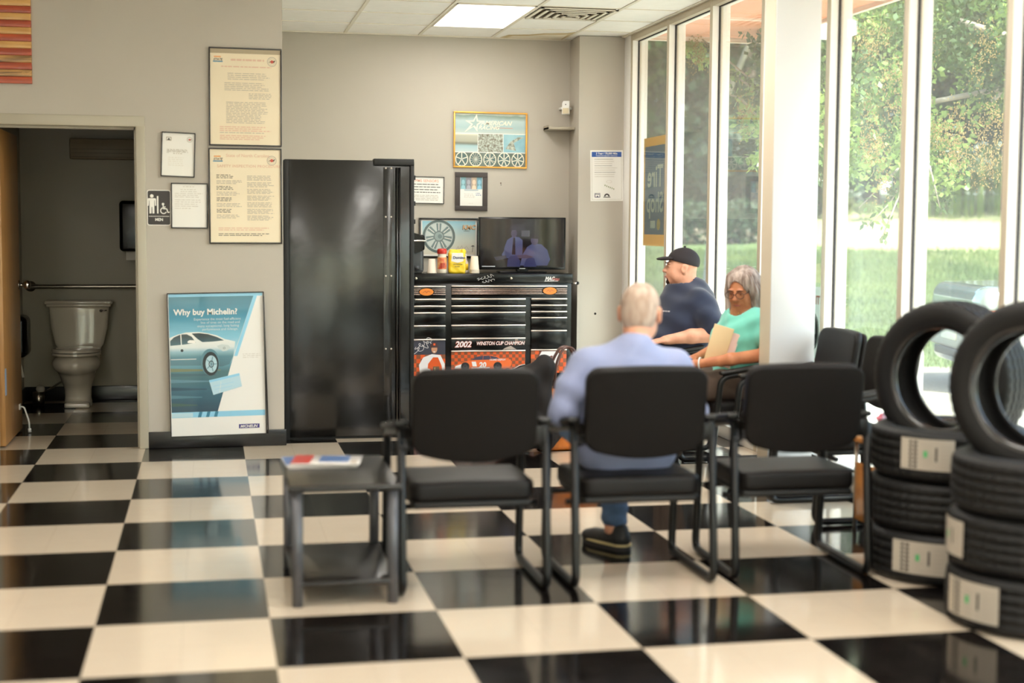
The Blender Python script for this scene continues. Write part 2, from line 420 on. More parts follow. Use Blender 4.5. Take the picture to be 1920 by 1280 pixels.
# floor & ceiling
def f(b): b.box(-3.2, 3.93, ZF, 2.75, -.12, 0, M_floor)
floor = st('floor', f)
def f(b):
    b.box(-3.2, 3.95, ZF, 2.75, H+.004, H+.06, M_ceil)
ceil = st('ceiling', f)
gx = [1.512+S*k for k in range(-8, 4)]; gy = [2.01+S*k for k in range(-26, 2)]
def f(b):
    for x in gx: b.box(x-.012, x+.012, ZF, YB, H-.003, H+.004, M_tbar)
    for y in gy: b.box(-3.1, 3.86, y-.0045, y+.0045, H-.0015, H+.004, M_tbar)
    b.box(.87, 3.41, YB-.025, YB, H-.006, H+.004, M_tbar); b.box(XW-.03, XW+.02, ZF, 2.3, H-.006, H+.004, M_tbar)
st('trim_1', f)
M_stain = mat('water_stain', (214,196,158), .9, col2=(196,168,118), vscale=9)
def f(b):
    pts = [(2.80,2.60),(2.84,2.42),(3.0,2.36),(3.10,2.26),(3.28,2.20),(3.33,2.12),(3.34,2.30),(3.33,2.60)]
    b.prism([(x,y) for x,y in pts], H+.001, H+.0035, M_stain, 'z')
    b.prism([(2.86,2.58),(2.88,2.45),(3.03,2.40),(3.12,2.31),(3.3,2.26),(3.32,2.58)], H+.0004, H+.0036, mat('stain_centre', (232,222,202), .9), 'z')
st('trim_2', f)
# walls
DX0, DX1, DZ = -.905, -.034, 2.020     # clear door opening
def f(b):
    b.box(-3.2, DX0-.05, YA, YA+.12, 0, H, M_wall); b.box(DX1+.05, .872, YA, YA+.12, 0, H, M_wall)
    b.box(DX0-.05, DX1+.05, YA, YA+.12, DZ+.06, H, M_wall)
    b.box(.752, .872, YA+.12, YB, 0, H, M_wall)
st('wall_front', f)
st('wall_back', lambda b: b.box(.75, 3.95, YB, YB+.13, 0, H, M_wall))
st('wall_pier', lambda b: b.box(3.412, 3.93, 2.30, YB, 0, H, M_wall))
st('wall_left', lambda b: b.box(-3.3, -3.2, ZF, 2.75, 0, H, M_wall))
M_rw = mat('restroom_wall_paint', (168,160,142), .4, bump=.3, bscale=140)
def f(b):
    b.box(-1.15, .752, 2.62, 2.72, 0, H, M_rw); b.box(-1.15, -1.05, .06, 2.62, 0, H, M_rw); b.box(.66, .75, .06, 2.62, 0, H, M_rw)
    b.box(-1.15, DX0-.05, .052, .062, 0, H, M_rw); b.box(DX1+.05, .75, .052, .062, 0, H, M_rw); b.box(DX0-.05, DX1+.05, .052, .062, DZ+.06, H, M_rw)
    b.box(-1.15, .75, .05, 2.72, 2.55, 2.6, M_rw)
st('wall_restroom', f)
st('baseboard_front', lambda b: b.box(.004, .885, YA-.012, YA, 0, .105, M_base, .004))
st('baseboard_back', lambda b: b.box(.872, 3.41, YB-.012, YB, 0, .105, M_base, .004))
def f(b):
    b.box(-1.05, .66, 2.606, 2.62, 0, .115, M_base, .004); b.box(-1.05, -1.036, .07, 2.606, 0, .115, M_base, .004)
st('baseboard_restroom', f)
st('baseboard_pier', lambda b: (b.box(3.40, 3.412, 2.30, YB, 0, .1, M_base, .003), b.box(3.40, 3.82, 2.288, 2.30, 0, .1, M_base, .003)))
# hole in the pier wall and nail marks
M_dark = mat('dark_hole', (18,12,10), .9)
st('trim_3', lambda b: (b.disc(3.569, .693, .010, M_dark, 1, 2.30), b.disc(2.82, 1.78, .006, mat('nail_brown', (90,62,40)), 1, YB), b.disc(2.822, 1.765, .004, M_dark, 1, YB)))
# wall behind camera: storefront of piers and glass, with an unseen canopy added outside to block the sun
def f(b):
    b.box(-3.3, 3.95, ZF-.12, ZF, 0, .12, M_wall); b.box(-3.3, 3.95, ZF-.12, ZF, 2.7, H+.5, M_wall)
    for x in (-3.2, -1.45, .3, 2.05, 3.8): b.box(x-.06, x+.06, ZF-.12, ZF, .12, 2.7, M_alum)
st('wall_behind', f)
st('window_16', lambda b: b.box(-3.2, 3.8, ZF-.07, ZF-.062, .12, 2.7, M_glass))
# door frame and door
def f(b):
    b.box(DX1, DX1+.056, YA-.014, .075, 0, DZ+.066, M_frame, .004); b.box(DX0-.056, DX0, YA-.014, .075, 0, DZ+.066, M_frame, .004)
    b.box(DX0-.056, DX1+.056, YA-.0142, .075, DZ, DZ+.066, M_frame, .004)
    b.box(DX1-.014, DX1, .0, .04, 0, DZ, M_frame); b.box(DX0, DX0+.014, .0, .04, 0, DZ, M_frame); b.box(DX0, DX1, .0, .04, DZ-.014, DZ, M_frame)
st('trim_4', f)
M_doorw = mat('door_oak_veneer', (186,138,84), .4, col2=(168,118,66), vscale=3, stretch=(30,30,1.2), coat=.15)
door = st('door_1', lambda b: b.box(-.905, -.862, .08, .925, .012, 2.005, M_doorw, .002))
def f(b):
    b.lathe([(0,0),(.032,.001),(.033,.006),(.012,.012),(.011,.03),(.02,.036),(.029,.048),(.031,.06),(.026,.072),(.012,.078),(0,.079)], M_chrome, 24, Matrix.Translation((-.862,.86,1.0)) @ Matrix.Rotation(PI/2, 4, 'Y'))
one('door_handle', f, door)
def f(b):
    b.box(-.862, -.852, .74, .80, .16, .20, M_white, .003); b.tube(fillet([(-.852,.77,.18),(-.83,.77,.175),(-.80,.765,.08),(-.798,.765,.03)], .02), .006, M_white); b.cyl((-.798,.765,.03),(-.797,.765,.005),.011,M_white)
one('door_stop', f, door)
one('push_plate', lambda b: b.box(-.863,-.8605,.1,.16,.33,.5,mat('pale_blue_tag',(150,175,205),.5)), door)
st('door_2', lambda b: [b.box(DX0-.001, DX0+.012, .055, .075, z, z+.09, M_steel, .002) for z in (.25,1.0,1.75)])
# window wall: each bay is a frame with its pane
ml = [2.10-.968*k for k in range(17)]; ml[4] -= .03
M_sillw = mat('sill_white', (238,234,228), .4)
for i in range(16):
    y1, y0 = ml[i], ml[i+1]
    b = MB()
    b.box(XW, XW+.047, y1-.028, y1+.028, .0, H, M_alin, .002); b.box(XW+.0005, XW+.046, y1-.0284, y1-.0275, .0, H, M_alum)  # thin white facing paints the lit near side of each tan post
    b.box(XW+.060, XW+.075, y1-.031, y1+.031, .0, H, M_alin, .002); b.box(XW+.076, XW+.13, y1-.026, y1+.026, 0, H, M_alum, .003)
    b.box(XW, XW+.047, y0+.028, y1-.028, H-.055, H, M_alin, .002); b.box(XW+.06, XW+.13, y0+.028, y1-.028, H-.05, H, M_alum, .002)
    b.box(XW, XW+.13, y0+.028, y1-.028, 0, .09, M_sillw, .003)
    w = b.build('window_%d' % (i+1), kind='structure')
    g = MB(); a = .034
    g.box(XW+.047, XW+.060, y0+.024, y0+a+.002, .09, H-.05, M_gask); g.box(XW+.047, XW+.060, y1-a-.002, y1-.024, .09, H-.05, M_gask)
    g.box(XW+.047, XW+.060, y0+.03, y1-.03, H-.062, H-.05, M_gask); g.box(XW+.047, XW+.060, y0+.03, y1-.03, .09, .10, M_gask)
    g.build('gasket', w)
    one('pane', lambda b: b.box(XW+.051, XW+.057, y0+.028, y1-.028, .092, H-.052, M_glass), w)
def f(b):
    b.box(XW-.002, XW+.047, 2.128, 2.302, 0, H, M_alum, .002); b.box(XW+.047, XW+.13, 2.13, 2.302, 0, H, M_alum, .002)
st('trim_5', f)
# the boxed column by the windows
def f(b):
    b.box(3.452, 3.716, -1.90, -1.742, 0, H, mat('column_white', (222,222,224), .5), .004)
    b.box(3.4505, 3.4525, -1.896, -1.746, 0, H, mat('column_side_shaded', (214,200,178), .5))  # tan sheet over the white column's left face; shade put into colour
st('wall_column', f)

# ------------------------------------------------------------------ outdoors: canopy, walk, ground
M_soff = mat('salmon_soffit', (214,138,104), .7, var=.03, vscale=2)
M_fasc = mat('canopy_fascia_white', (226,204,186), .6)
CX = 5.08
def f(b):
    b.box(3.94, CX, ZF-2.6, 2.42, 3.02, 3.07, M_soff); b.box(-5, 3.94, ZF-2.6, ZF-.12, 3.02, 3.07, M_soff)  # stretch over the storefront is out of view, added to block the sun
    for k in range(-12, 3): b.box(3.94, CX, 1.25-1.17*k*1-.03 if False else 1.25-.03+1.17*(k-1), 1.25+.03+1.17*(k-1), 3.005, 3.02, M_fasc)
    b.box(CX-.04, CX, ZF-2.6, 2.42, 2.985, 3.25, M_fasc); b.box(3.94, CX, 2.40, 2.46, 2.985, 3.25, M_fasc)
    b.box(3.94, CX, ZF-2.6, 2.42, 3.07, 3.25, M_fasc); b.box(-5, 3.94, ZF-2.6, ZF-.12, 3.07, 3.25, M_fasc); b.box(-5, CX, ZF-2.64, ZF-2.6, 2.985, 3.25, M_fasc)
st('canopy', f)
st('trim_6', lambda b: b.box(-3.4, 3.95, ZF-.1, 2.76, H+.26, H+.36, M_ceil))   # roof deck
st('sidewalk', lambda b: (b.box(3.93, 5.75, -20, 14, -.16, -.02, mat('concrete_walk', (240,233,224), .85, var=.06, vscale=3, bump=.3, bscale=40)), b.box(-8, 3.93, -20, ZF-.12, -.16, -.02, MATS['concrete_walk'])))
def gz(x, y):
    t = math.hypot(x-.41, y+9.54); q = min(1, max(0, (t-17)/26)); be = math.degrees(math.atan2(x-.41, y+9.54))
    u = min(1, max(0, (t-31)/20)); v = min(1, max(0, (be-20)/5)); sm = lambda k: k*k*(3-2*k)
    return -.14 + 1.35*sm(q) + 1.35*sm(u)*sm(v) + .02*math.sin(x*.9)*math.cos(y*.7)*min(1, max(0, (x-9)/4))
def ground():
    V = []; F = []; xs = [-60+2*i for i in range(30)]+[0+1.0*i for i in range(60)]+[60+3*i for i in range(12)]; ys = [-30+1.5*i for i in range(75)]
    for x in xs:
        for y in ys: V.append((x, y, gz(x,y)-(.25 if x < 5.2 and y < 3.2 else 0)))
    n = len(ys)
    for i in range(len(xs)-1):
        for j in range(n-1): F.append((i*n+j, (i+1)*n+j, (i+1)*n+j+1, i*n+j+1))
    return V, F
def lawn_mat():
    m = bpy.data.materials.new('lawn'); m.use_nodes = True; nt = m.node_tree; b = nt.nodes['Principled BSDF']
    tc = nt.nodes.new('ShaderNodeTexCoord')
    def noise(sc, det, mp=(1,1,1)):
        n = nt.nodes.new('ShaderNodeTexNoise'); n.inputs['Scale'].default_value = sc; n.inputs['Detail'].default_value = det
        q = nt.nodes.new('ShaderNodeMapping'); q.inputs['Scale'].default_value = mp; nt.links.new(tc.outputs['Object'], q.inputs[0]); nt.links.new(q.outputs[0], n.inputs['Vector']); return n.outputs['Fac']
    r = nt.nodes.new('ShaderNodeValToRGB'); r.color_ramp.elements[0].color = lin((66,84,40)); r.color_ramp.elements[1].color = lin((100,116,62))
    r.color_ramp.elements[0].position = .35; r.color_ramp.elements[1].position = .65
    nt.links.new(noise(5, 8), r.inputs[0])
    sp = nt.nodes.new('ShaderNodeSeparateXYZ'); nt.links.new(tc.outputs['Object'], sp.inputs[0])
    # gravel lot near the walk, far field paled in colour to look sunlit
    gr = math_node(nt, 'LESS_THAN', math_node(nt, 'ADD', sp.outputs[1], math_node(nt, 'MULTIPLY', sp.outputs[0], .35)), 8.6)
    g2 = math_node(nt, 'GREATER_THAN', sp.outputs[0], 5.7); 
    c = mixrgb(nt, math_node(nt, 'MULTIPLY', gr, g2), r.outputs[0], lin((140,132,118)))
    nf = noise(.35, 3); far = math_node(nt, 'GREATER_THAN', math_node(nt, 'ADD', math_node(nt, 'ADD', math_node(nt, 'MULTIPLY', sp.outputs[0], 1.0), math_node(nt, 'MULTIPLY', sp.outputs[1], .28)), math_node(nt, 'MULTIPLY', nf, 3)), 22.6)
    c = mixrgb(nt, math_node(nt, 'MULTIPLY', far, .8), c, lin((168,164,116)))
    nt.links.new(c, b.inputs['Base Color']); b.inputs['Roughness'].default_value = .9
    bp = nt.nodes.new('ShaderNodeBump'); bp.inputs['Strength'].default_value = .6; bp.inputs['Distance'].default_value = .05
    nt.links.new(noise(22, 4), bp.inputs['Height']); nt.links.new(bp.outputs[0], b.inputs['Normal']); return m
gv, gf = ground(); gb = MB(); gb.add(gv, gf, lawn_mat(), True); gb.build('ground', kind='structure')
# grass blades on the lawn inside the view wedge
def blades():
    n = 42000; V = []; F = []
    ang = np.radians(RNG.uniform(57.5, 74, n)); t = np.sqrt(RNG.uniform(17**2, 34**2, n))
    x = .41+t*np.cos(ang); y = -9.54+t*np.sin(ang); a = RNG.uniform(0, 2*PI, n); h = RNG.uniform(.05, .13, n)*(t/24); w = .008*t/20; lx = RNG.normal(0, .03, n); ly = RNG.normal(0, .03, n)
    for i in range(n):
        z = gz(x[i], y[i]); ca, sa = math.cos(a[i])*w[i], math.sin(a[i])*w[i]
        V += [(x[i]-ca, y[i]-sa, z-.01), (x[i]+ca, y[i]+sa, z-.01), (x[i]+lx[i], y[i]+ly[i], z+h[i])]; F.append((3*i, 3*i+1, 3*i+2))
    b = MB(); b.add(V, F, mat('grass_blade', (72,94,40), .6, trans=.35, col2=(112,126,66), vscale=.8)); return b
blades().build('lawn_grass', label='short green grass over the lawn beyond the windows', cat='grass', kind='stuff')

# ------------------------------------------------------------------ trees
M_leafd = mat('leaf_dark', (34,54,30), .5, trans=.3, col2=(54,76,38), vscale=1.2)
M_leafm = mat('leaf_mid', (56,84,38), .5, trans=.35, col2=(86,110,50), vscale=1.5)
M_leafl = mat('leaf_light', (110,142,60), .4, trans=.5, col2=(160,180,100), vscale=3)  # pale leaf tone; sunlight on the near leaves is put into it
M_seed = mat('seed_cluster', (150,124,66), .7, trans=.4, col2=(176,154,96), vscale=6)
M_bark = mat('bark_grey', (150,140,124), .8, var=.2, vscale=6, bump=.4, bscale=30)
M_barkd = mat('bark_dark', (84,70,56), .9, var=.2, vscale=6)
def leaves(b, cen, rad, n, size, m, shell=.55, droop=.3):
    d = RNG.normal(size=(n,3)); d /= np.linalg.norm(d, axis=1)[:,None]; r = shell+(1-shell)*RNG.random(n)**.6
    p = np.array(cen)+d*r[:,None]*np.array(rad)
    # a leaf: four-corner pointed blade folded along the middle
    u = RNG.normal(size=(n,3)); u[:,2] -= droop; u /= np.linalg.norm(u, axis=1)[:,None]
    w = np.cross(u, RNG.normal(size=(n,3))); w /= np.linalg.norm(w, axis=1)[:,None]
    L = size*RNG.uniform(.6, 1.3, n)[:,None]; W2 = L*.32
    q = np.stack([p, p+u*L*.5+w*W2, p+u*L, p+u*L*.5-w*W2], 1).reshape(-1,3)
    f = np.arange(4*n).reshape(n,4)
    base = len(b.V); k = b.mi(m); b.V += [tuple(v) for v in q.tolist()]; b.F += [tuple(v) for v in (f+base).tolist()]; b.M += [k]*n; b.S += [False]*n
def tree(name, label, cat, x, y, h, cr, n, size, m, bark, group=None, crowns=9, tr=.16, low=.12, m2=None):
    z = gz(x,y); t = thing(name, label, cat, (x,y,z), group=group); b = MB()
    rnd = random.Random(int(x*31+y*17))
    for i in range(crowns):
        a = rnd.uniform(0, 2*PI); rr = cr*rnd.uniform(0,.62); zz = h*rnd.uniform(low+.1, .88); s = cr*rnd.uniform(.38,.62)*(1-.35*zz/h)
        leaves(b, (rr*math.cos(a), rr*math.sin(a), zz), (s,s,s*.75), n//crowns, size, m2 if (m2 and i % 3 == 0) else m)
    leaves(b, (0,0,h*.55), (cr*.75,cr*.75,h*.42), n//3, size, m, .3)
    b.build('foliage', t)
    k = MB(); k.tube([(0,0,-.2),(0,0,.25),(.05,0,h*.35),(-.05,.05,h*.7)], [tr*1.7,tr,tr*.8,tr*.3], bark, 10)
    for i in range(5):
        a = i*1.3; k.tube([(0,0,h*(.3+.08*i)),(cr*.5*math.cos(a),cr*.5*math.sin(a),h*(.5+.08*i))],[tr*.4,tr*.12],bark,6)
    k.build('trunk', t); return t
far_trees = [(7,33,10,3.6,0),(11.5,31.5,10,3.8,1),(15,29,10.5,3.8,0),(18.5,28.5,10,3.6,2),(21.5,26.5,10,3.8,0),(24.5,23.5,10.5,3.8,1),(27.5,21.5,10,3.6,0),(30,18,10,3.6,2),(2.5,33,10,3.6,0),(33,14.5,10,3.6,1),(18,36,13,4.5,0),(26,31,13,4.5,0),(10,40,13,4.5,0),(14,35.5,12,4.2,0),(22,34,13,4.2,1),(30,26,13,4.2,0),(5,38,12,4.2,0)]
lab = ['tall dark green tree in the woodland beyond the lawn','mid green leafy tree in the woodland beyond the lawn','paler green tree in the woodland beyond the lawn']
for x,y,h,c,k in far_trees:
    tree('woodland_tree', lab[k], 'tree', x, y, h, c, 7000, .36, (M_leafd,M_leafm,M_leafm)[k], M_barkd, group='woodland trees, '+('dark','mid green','pale')[k], m2=(M_leafm,M_leafd,M_leafl)[k], tr=.22, low=.02)
# pale trunk seen through the third window
def f(b):
    b.tube([(0,0,-.3),(0,0,.35),(.06,.02,1.6),(.0,.05,4.5),(.1,.1,8)], [.42,.20,.14,.12,.08], M_bark, 12)
    b.tube([(.05,0,3.2),(.7,.1,4.6),(1.3,.2,6)],[.06,.04,.02],M_bark,8)
tt = thing('lawn_tree', 'slim pale grey tree trunk with a flared base at the far edge of the lawn', 'tree', (8.52,13.3,gz(8.52,13.3)))
one('trunk', f, tt); b = MB(); leaves(b,(0,0,7.2),(2.4,2.4,1.3),5200,.16,M_leafm,.2); leaves(b,(1.2,0,6.2),(1.2,1.2,.8),1500,.16,M_leafl,.2); b.build('foliage', tt)
# flowering trees close to the windows
def myrtle(name, label, base, trunks, blobs, seeds, sprays):
    t = thing(name, label, 'tree', base); k = MB()
    for p, r in trunks: k.tube(fillet(p, .3), np.linspace(r, r*.35, len(fillet(p,.3))), M_bark, 8)
    k.build('trunk', t); b = MB()
    for c, r, n, m in blobs: leaves(b, c, r, int(n*1.5), .064, m, .1, .5)
    for pts in sprays:
        for i in range(len(pts)-1):
            for q in range(7):
                w = q/7; c = [pts[i][j]*(1-w)+pts[i+1][j]*w for j in range(3)]; leaves(b, c, (.08,.08,.06), 5, .07, M_leafl if q % 2 else M_leafm, .1, .4)
    b.build('foliage', t); s = MB()
    for c in seeds:
        for i in range(80):
            o = RNG.normal(0, .045, 3); s.ell((c[0]+o[0], c[1]+o[1], c[2]+o[2]*1.8), (.007,.007,.008), M_seed, 4)
    s.build('seed_clusters', t, kind='stuff'); return t
def wp(px, py, t):   # a point along the camera's line of sight, used to lay out distant planting
    d = _f + _r*((px-960)/2741.8) + _u*((640-py)/2741.8); return Vector((.4091,-9.5367,1.4195)) + d*t
def near_tree(name, label, base, spec, seedpx, spraypx, trunkpx):
    B = Vector(base); L = lambda p: tuple(p-B)
    blobs = [(L(wp(x,y,t)), (r,r,r*.8), n, m) for x,y,t,r,n,m in spec]
    seeds = [L(wp(x,y,t)) for x,y,t in seedpx]; sprays = [[L(wp(*p)) for p in s] for s in spraypx]
    tr = [([L(Vector(base))]+[L(wp(*p)) for p in path], r) for path, r in trunkpx] + [(s[0:2]+s[2:], .012) for s in [list(q) for q in sprays]]
    myrtle(name, label, base, tr, blobs, seeds, sprays)
r_ = random.Random(3)
spec = []
for i in range(64):
    x = r_.uniform(1590, 2010); y = r_.uniform(-60, 330)
    if y > 200 and x > 1775: continue
    spec.append((x, y, r_.uniform(12.2, 14.2), r_.uniform(.26,.42), 235, (M_leafl,M_leafm,M_leafl,M_leafm)[i % 4]))
spec += [(1690,360,13,.16,70,M_leafm),(1765,330,13,.25,120,M_leafl),(1770,375,13,.1,40,M_leafm)]
seedpx = [(r_.uniform(1600,1900), r_.uniform(60,330), r_.uniform(12,12.6)) for i in range(34)]+[(1860,215,12.2),(1870,225,12.2),(1835,130,12.2),(1620,270,12.3),(1655,345,12.3)]
near_tree('crape_myrtle', 'big leafy flowering tree with tan seed clusters outside the right-hand windows', (8.75,2.6,gz(8.75,2.6)), spec, seedpx,
  [[(1720,250,12.9),(1680,370,12.9),(1625,425,12.9)],[(1700,330,12.9),(1650,455,12.9)],[(1740,300,12.8),(1765,400,12.8)],[(1700,300,13),(1610,390,13)]], [([(1990,100,14),(1800,40,13.5)],.09),([(1960,150,13),(1700,200,13)],.06),([(2000,60,13),(1860,190,12.8)],.05)])
spec = [(1425,235,11.8,.2,120,M_leafl),(1440,180,12,.22,110,M_leafm),(1418,300,11.8,.09,30,M_leafl),(1455,90,12,.3,160,M_leafm),(1500,200,12,.5,600,M_leafl),(1500,40,12,.5,500,M_leafm),(1545,300,12,.3,300,M_leafm),(1560,150,12,.4,500,M_leafm),(1300,85,12.4,.11,70,M_leafl),(1318,110,12.4,.08,30,M_leafl)]
near_tree('crape_myrtle', 'smaller sunlit flowering tree outside, partly hidden behind the white column', (6.27,4.5,gz(6.27,4.5)), spec,
  [(1300,105,12.2),(1310,100,12.2),(1400,200,11.8),(1395,225,11.8),(1545,240,12),(1550,330,12),(1540,60,12)],
  [[(1430,180,12),(1390,150,12),(1355,125,12)],[(1430,230,12),(1385,180,12),(1352,178,12)]], [([(1500,300,12),(1480,60,12)],.05),([(1470,200,12),(1300,60,12.4)],.02)])
# tall weeds at the field edge
for i in range(13):
    px = 1730+16*i if i < 11 else 1575+50*(i-11); t_ = 38+((i*7) % 3)*.7; c = wp(px, 430, t_); hgt = (1.15+.6*((i*5) % 4)/3) if px > 1700 else .4
    b = MB(); z0 = 0
    for k in range(16):
        ox, oy = r_.gauss(0,.2), r_.gauss(0,.2); hh = hgt*r_.uniform(.7,1.15)
        b.tube([(ox,oy,-.3),(ox+r_.gauss(0,.05),oy,hh)], [.012,.006], MATS['leaf_light'], 4)
        leaves(b, (ox,oy,hh*.75), (.09,.09,hh*.3), 46, .10, mat('weed_leaf', (100,114,62), .5, trans=.4, col2=(136,142,88), vscale=3), .1, -.4)
    b.build('tall_weed', loc=(c.x,c.y,gz(c.x,c.y)), label='clump of tall pale weeds at the sunny edge of the field', cat='weed', group='tall weeds at the field edge')
# high-crowned shade trees whose trunks stand behind the mullions and column; their shadow dapples the lawn
for px,t_,h_,lb_ in ((1483,20,9.5,'high-crowned shade tree on the lawn, nearer of the two behind the white column'),(1714,18,9,'high-crowned shade tree on the lawn behind the window post left of the parked car'),(1905,20,9.5,'high-crowned shade tree on the lawn behind the rightmost window post'),(1483,27,11,'high-crowned shade tree on the lawn, farther of the two behind the white column')):
    c = wp(px, 430, t_); z_ = gz(c.x,c.y); t2 = thing('shade_tree',lb_,'tree',(c.x,c.y,z_),group='shade trees on the lawn'); b = MB(); rn = random.Random(px+t_)
    for i in range(10): a_ = rn.uniform(0,2*PI); q_ = rn.uniform(.6,3.6); leaves(b,(q_*math.cos(a_),q_*math.sin(a_),h_-1.8+rn.uniform(-.8,1.2)),(1.3,1.3,.7),520,.22,M_leafm if i%2 else M_leafl,.1)
    b.build('foliage',t2); k = MB(); k.tube([(0,0,-.2),(0,0,h_*.5),(0,.1,h_*.85)],[.13,.11,.05],M_barkd,8)
    for i in range(6): k.tube([(0,0,h_*.55),(2.6*math.cos(i),2.6*math.sin(i),h_*.8)],[.06,.02],M_barkd,6)
    k.build('trunk',t2)
# low brush at the foot of the bank, left windows
for i in range(8):
    c = wp(1205+32*i, 430, 36.5+(i % 3)); b = MB(); leaves(b,(0,0,.35),(1.0,.8,.7),1500,.16,M_leafd,.2); leaves(b,(.2,0,.1),(.8,.7,.4),500,.14,mat('dry_brush',(150,134,112),.8,col2=(176,164,146)),.2)
    b.build('bush', loc=(c.x,c.y,gz(c.x,c.y)), label='low dark bush at the foot of the woodland', cat='bush', group='low bushes below the woodland')

# ------------------------------------------------------------------ parked car
M_car = mat('car_silver_green', (150,160,154), .2, metal=.5, coat=1, var=.03)
sd = SDF()
sd.box((0,0,.50),(2.18,.74,.20),.10,.05).box((0,0,.40),(2.2,.72,.14),.08,.08)
sd.box((1.35,0,.66),(.86,.68,.06),.09,.1,R=Matrix.Rotation(.05,3,'Y')).box((-.45,0,.80),(1.65,.66,.1),.1,.1).box((-.65,0,1.12),(.85,.55,.16),.1,.22)
for sx in (1.42,-1.35):
    for sy in (-1,1): sd.cap((sx,sy*.55,.31),(sx,sy*1.1,.31),.37,.37,.02,'-')
cp = wp(1745, 640, 15.3); hd = math.atan2(.22,-.97)
fwd = Vector((math.cos(hd),math.sin(hd),0)); lat = Vector((-fwd.y,fwd.x,0))
# near front corner sits toward the camera; far corner lies on the sight line
cc = Vector((cp.x,cp.y,0)) - fwd*2.28 + lat*.86
car = thing('parked_car', 'silver green car parked nose towards the building outside the right window', 'car', (cc.x,cc.y,-.12), hd); car.scale = (1,1,1.24)
sdf_obj('body', sd, .03, M_car, car, smooth=2)
M_cg = mat('car_glass', (30,36,38), .05, coat=1)
def f(b):
    b.box(.12,.17,-.52,.52,.92,1.22,M_cg,.02,mx=Matrix.Translation((.1,0,0)) @ Matrix.Rotation(-.0,4,'Y'))
    b.box(-1.3,.0,-.635,-.60,.93,1.2,M_cg,.02); b.box(-1.3,.0,.60,.635,.93,1.2,M_cg,.02)
one('windows', f, car)
for sy in (-1,1):
    def f(b):
        b.box(2.16,2.30,sy*.80-.0,sy*.34,.53,.62,mat('headlamp',(60,62,60),.1,coat=1),.015)
        b.box(2.15,2.295,sy*.80,sy*.34,.62,.632,mat('lamp_trim',(200,206,150),.3),.004)
        b.box(2.05,2.27,sy*.81,sy*.852,.52,.63,mat('amber_lamp',(235,110,50),.3),.01)
    one('headlight', f, car)
one('grille', lambda b: [b.box(2.24,2.30,-.32,.32,.50+.024*i,.512+.024*i,M_blkm) for i in range(5)], car)
one('bumper', lambda b: (b.box(2.2,2.33,-.74,.74,.30,.46,mat('bumper_grey',(150,150,138),.5),.03), b.box(2.31,2.338,-.5,.5,.235,.30,M_blkm,.01), b.box(2.325,2.34,-.26,.26,.37,.45,mat('plate_front',(214,210,188),.5),.004)), car)
for sx in (1.42,-1.35):
    for sy in (-1,1):
        def f(b):
            b.lathe([(.19,-.09),(.30,-.09),(.32,-.06),(.32,.06),(.30,.09),(.19,.09)], M_blkm, 28, Matrix.Translation((sx,sy*.74,.32)) @ Matrix.Rotation(PI/2,4,'X'), closed=True)
            b.lathe([(0,-.05),(.19,-.07),(.2,0),(.19,.07),(0,.05)], M_steel, 20, Matrix.Translation((sx,sy*.74,.32)) @ Matrix.Rotation(PI/2,4,'X'))
        one('wheel', f, car)

# ------------------------------------------------------------------ the lot in front of the shop (behind the camera)
st('parking_lot', lambda b: b.box(-26, 26, -33, -16.3, -.3, -.1, mat('lot_concrete', (226,222,214), .85, var=.06, vscale=.6)))
for i,(x,h) in enumerate(((-19,8),(-12,9),(-5,8),(2,9),(9,8),(16,9),(23,8))):
    t_ = tree('street_tree','tree across the lot in front of the shop, outside the picture','tree',x,-38-(i%2)*2,h,3.9,2600,.34,M_leafd,M_barkd,group='trees across the front lot',m2=M_leafm,tr=.2,low=.02)
# ------------------------------------------------------------------ framed papers and posters
INK = mat('ink_grey', (186,176,160), .7); INKD = mat('ink_dark', (74,68,66), .7); INKB = mat('ink_blue', (70,110,170), .6)  # grey ink is lightened to stand in for glare on the prints
PEACH = mat('ink_peach', (232,196,170), .7); CREAM = mat('paper_cream', (244,228,198), .5, coat=.5, var=.02, vscale=3)
FRB = mat('frame_black', (24,20,20), .3, coat=.3); GOLD = mat('frame_gold', (232,168,78), .3, metal=.6); WHT = mat('print_white', (245,242,236), .5, coat=.3)
def para(b, x0, x1, z0, n, dz, m, seed=1, k=2, h=.0035, ragged=.25):
    r = random.Random(seed)
    for i in range(n):
        x = x0; xe = x1 - (x1-x0)*ragged*r.random()
        while x < xe:
            w = r.uniform(.012,.045)*min(1,(x1-x0)/.2); b.rect(x, z0-i*dz, min(x+w, xe), z0-i*dz+h, m, k); x += w+r.uniform(.004,.007)
def framed(name, label, cat, cx, cz, w, h, Y, fm, fw, draw, tilt=0, group=None, depth=.018, paper=None):
    t = thing(name, label, cat, (cx, Y, cz), group=group, rot=(0,tilt,0)); d = -depth
    def fr(b):
        b.box(-w/2,w/2,d,-.001,h/2-fw,h/2,fm,.0015); b.box(-w/2,w/2,d,-.001,-h/2,-h/2+fw,fm,.0015)
        b.box(-w/2,-w/2+fw,d,-.001,-h/2+fw,h/2-fw,fm,.0015); b.box(w/2-fw,w/2,d,-.001,-h/2+fw,h/2-fw,fm,.0015)
    one('frame', fr, t)
    def pr(b):
        b.box(-w/2+fw*.6,w/2-fw*.6,-.009,-.001,-h/2+fw*.6,h/2-fw*.6, paper or WHT); b.L = .0005
        n0 = len(b.V); draw(b); b.V[n0:] = [(x, y-.009, z) for x,y,z in b.V[n0:]]
    one('print', pr, t); return t
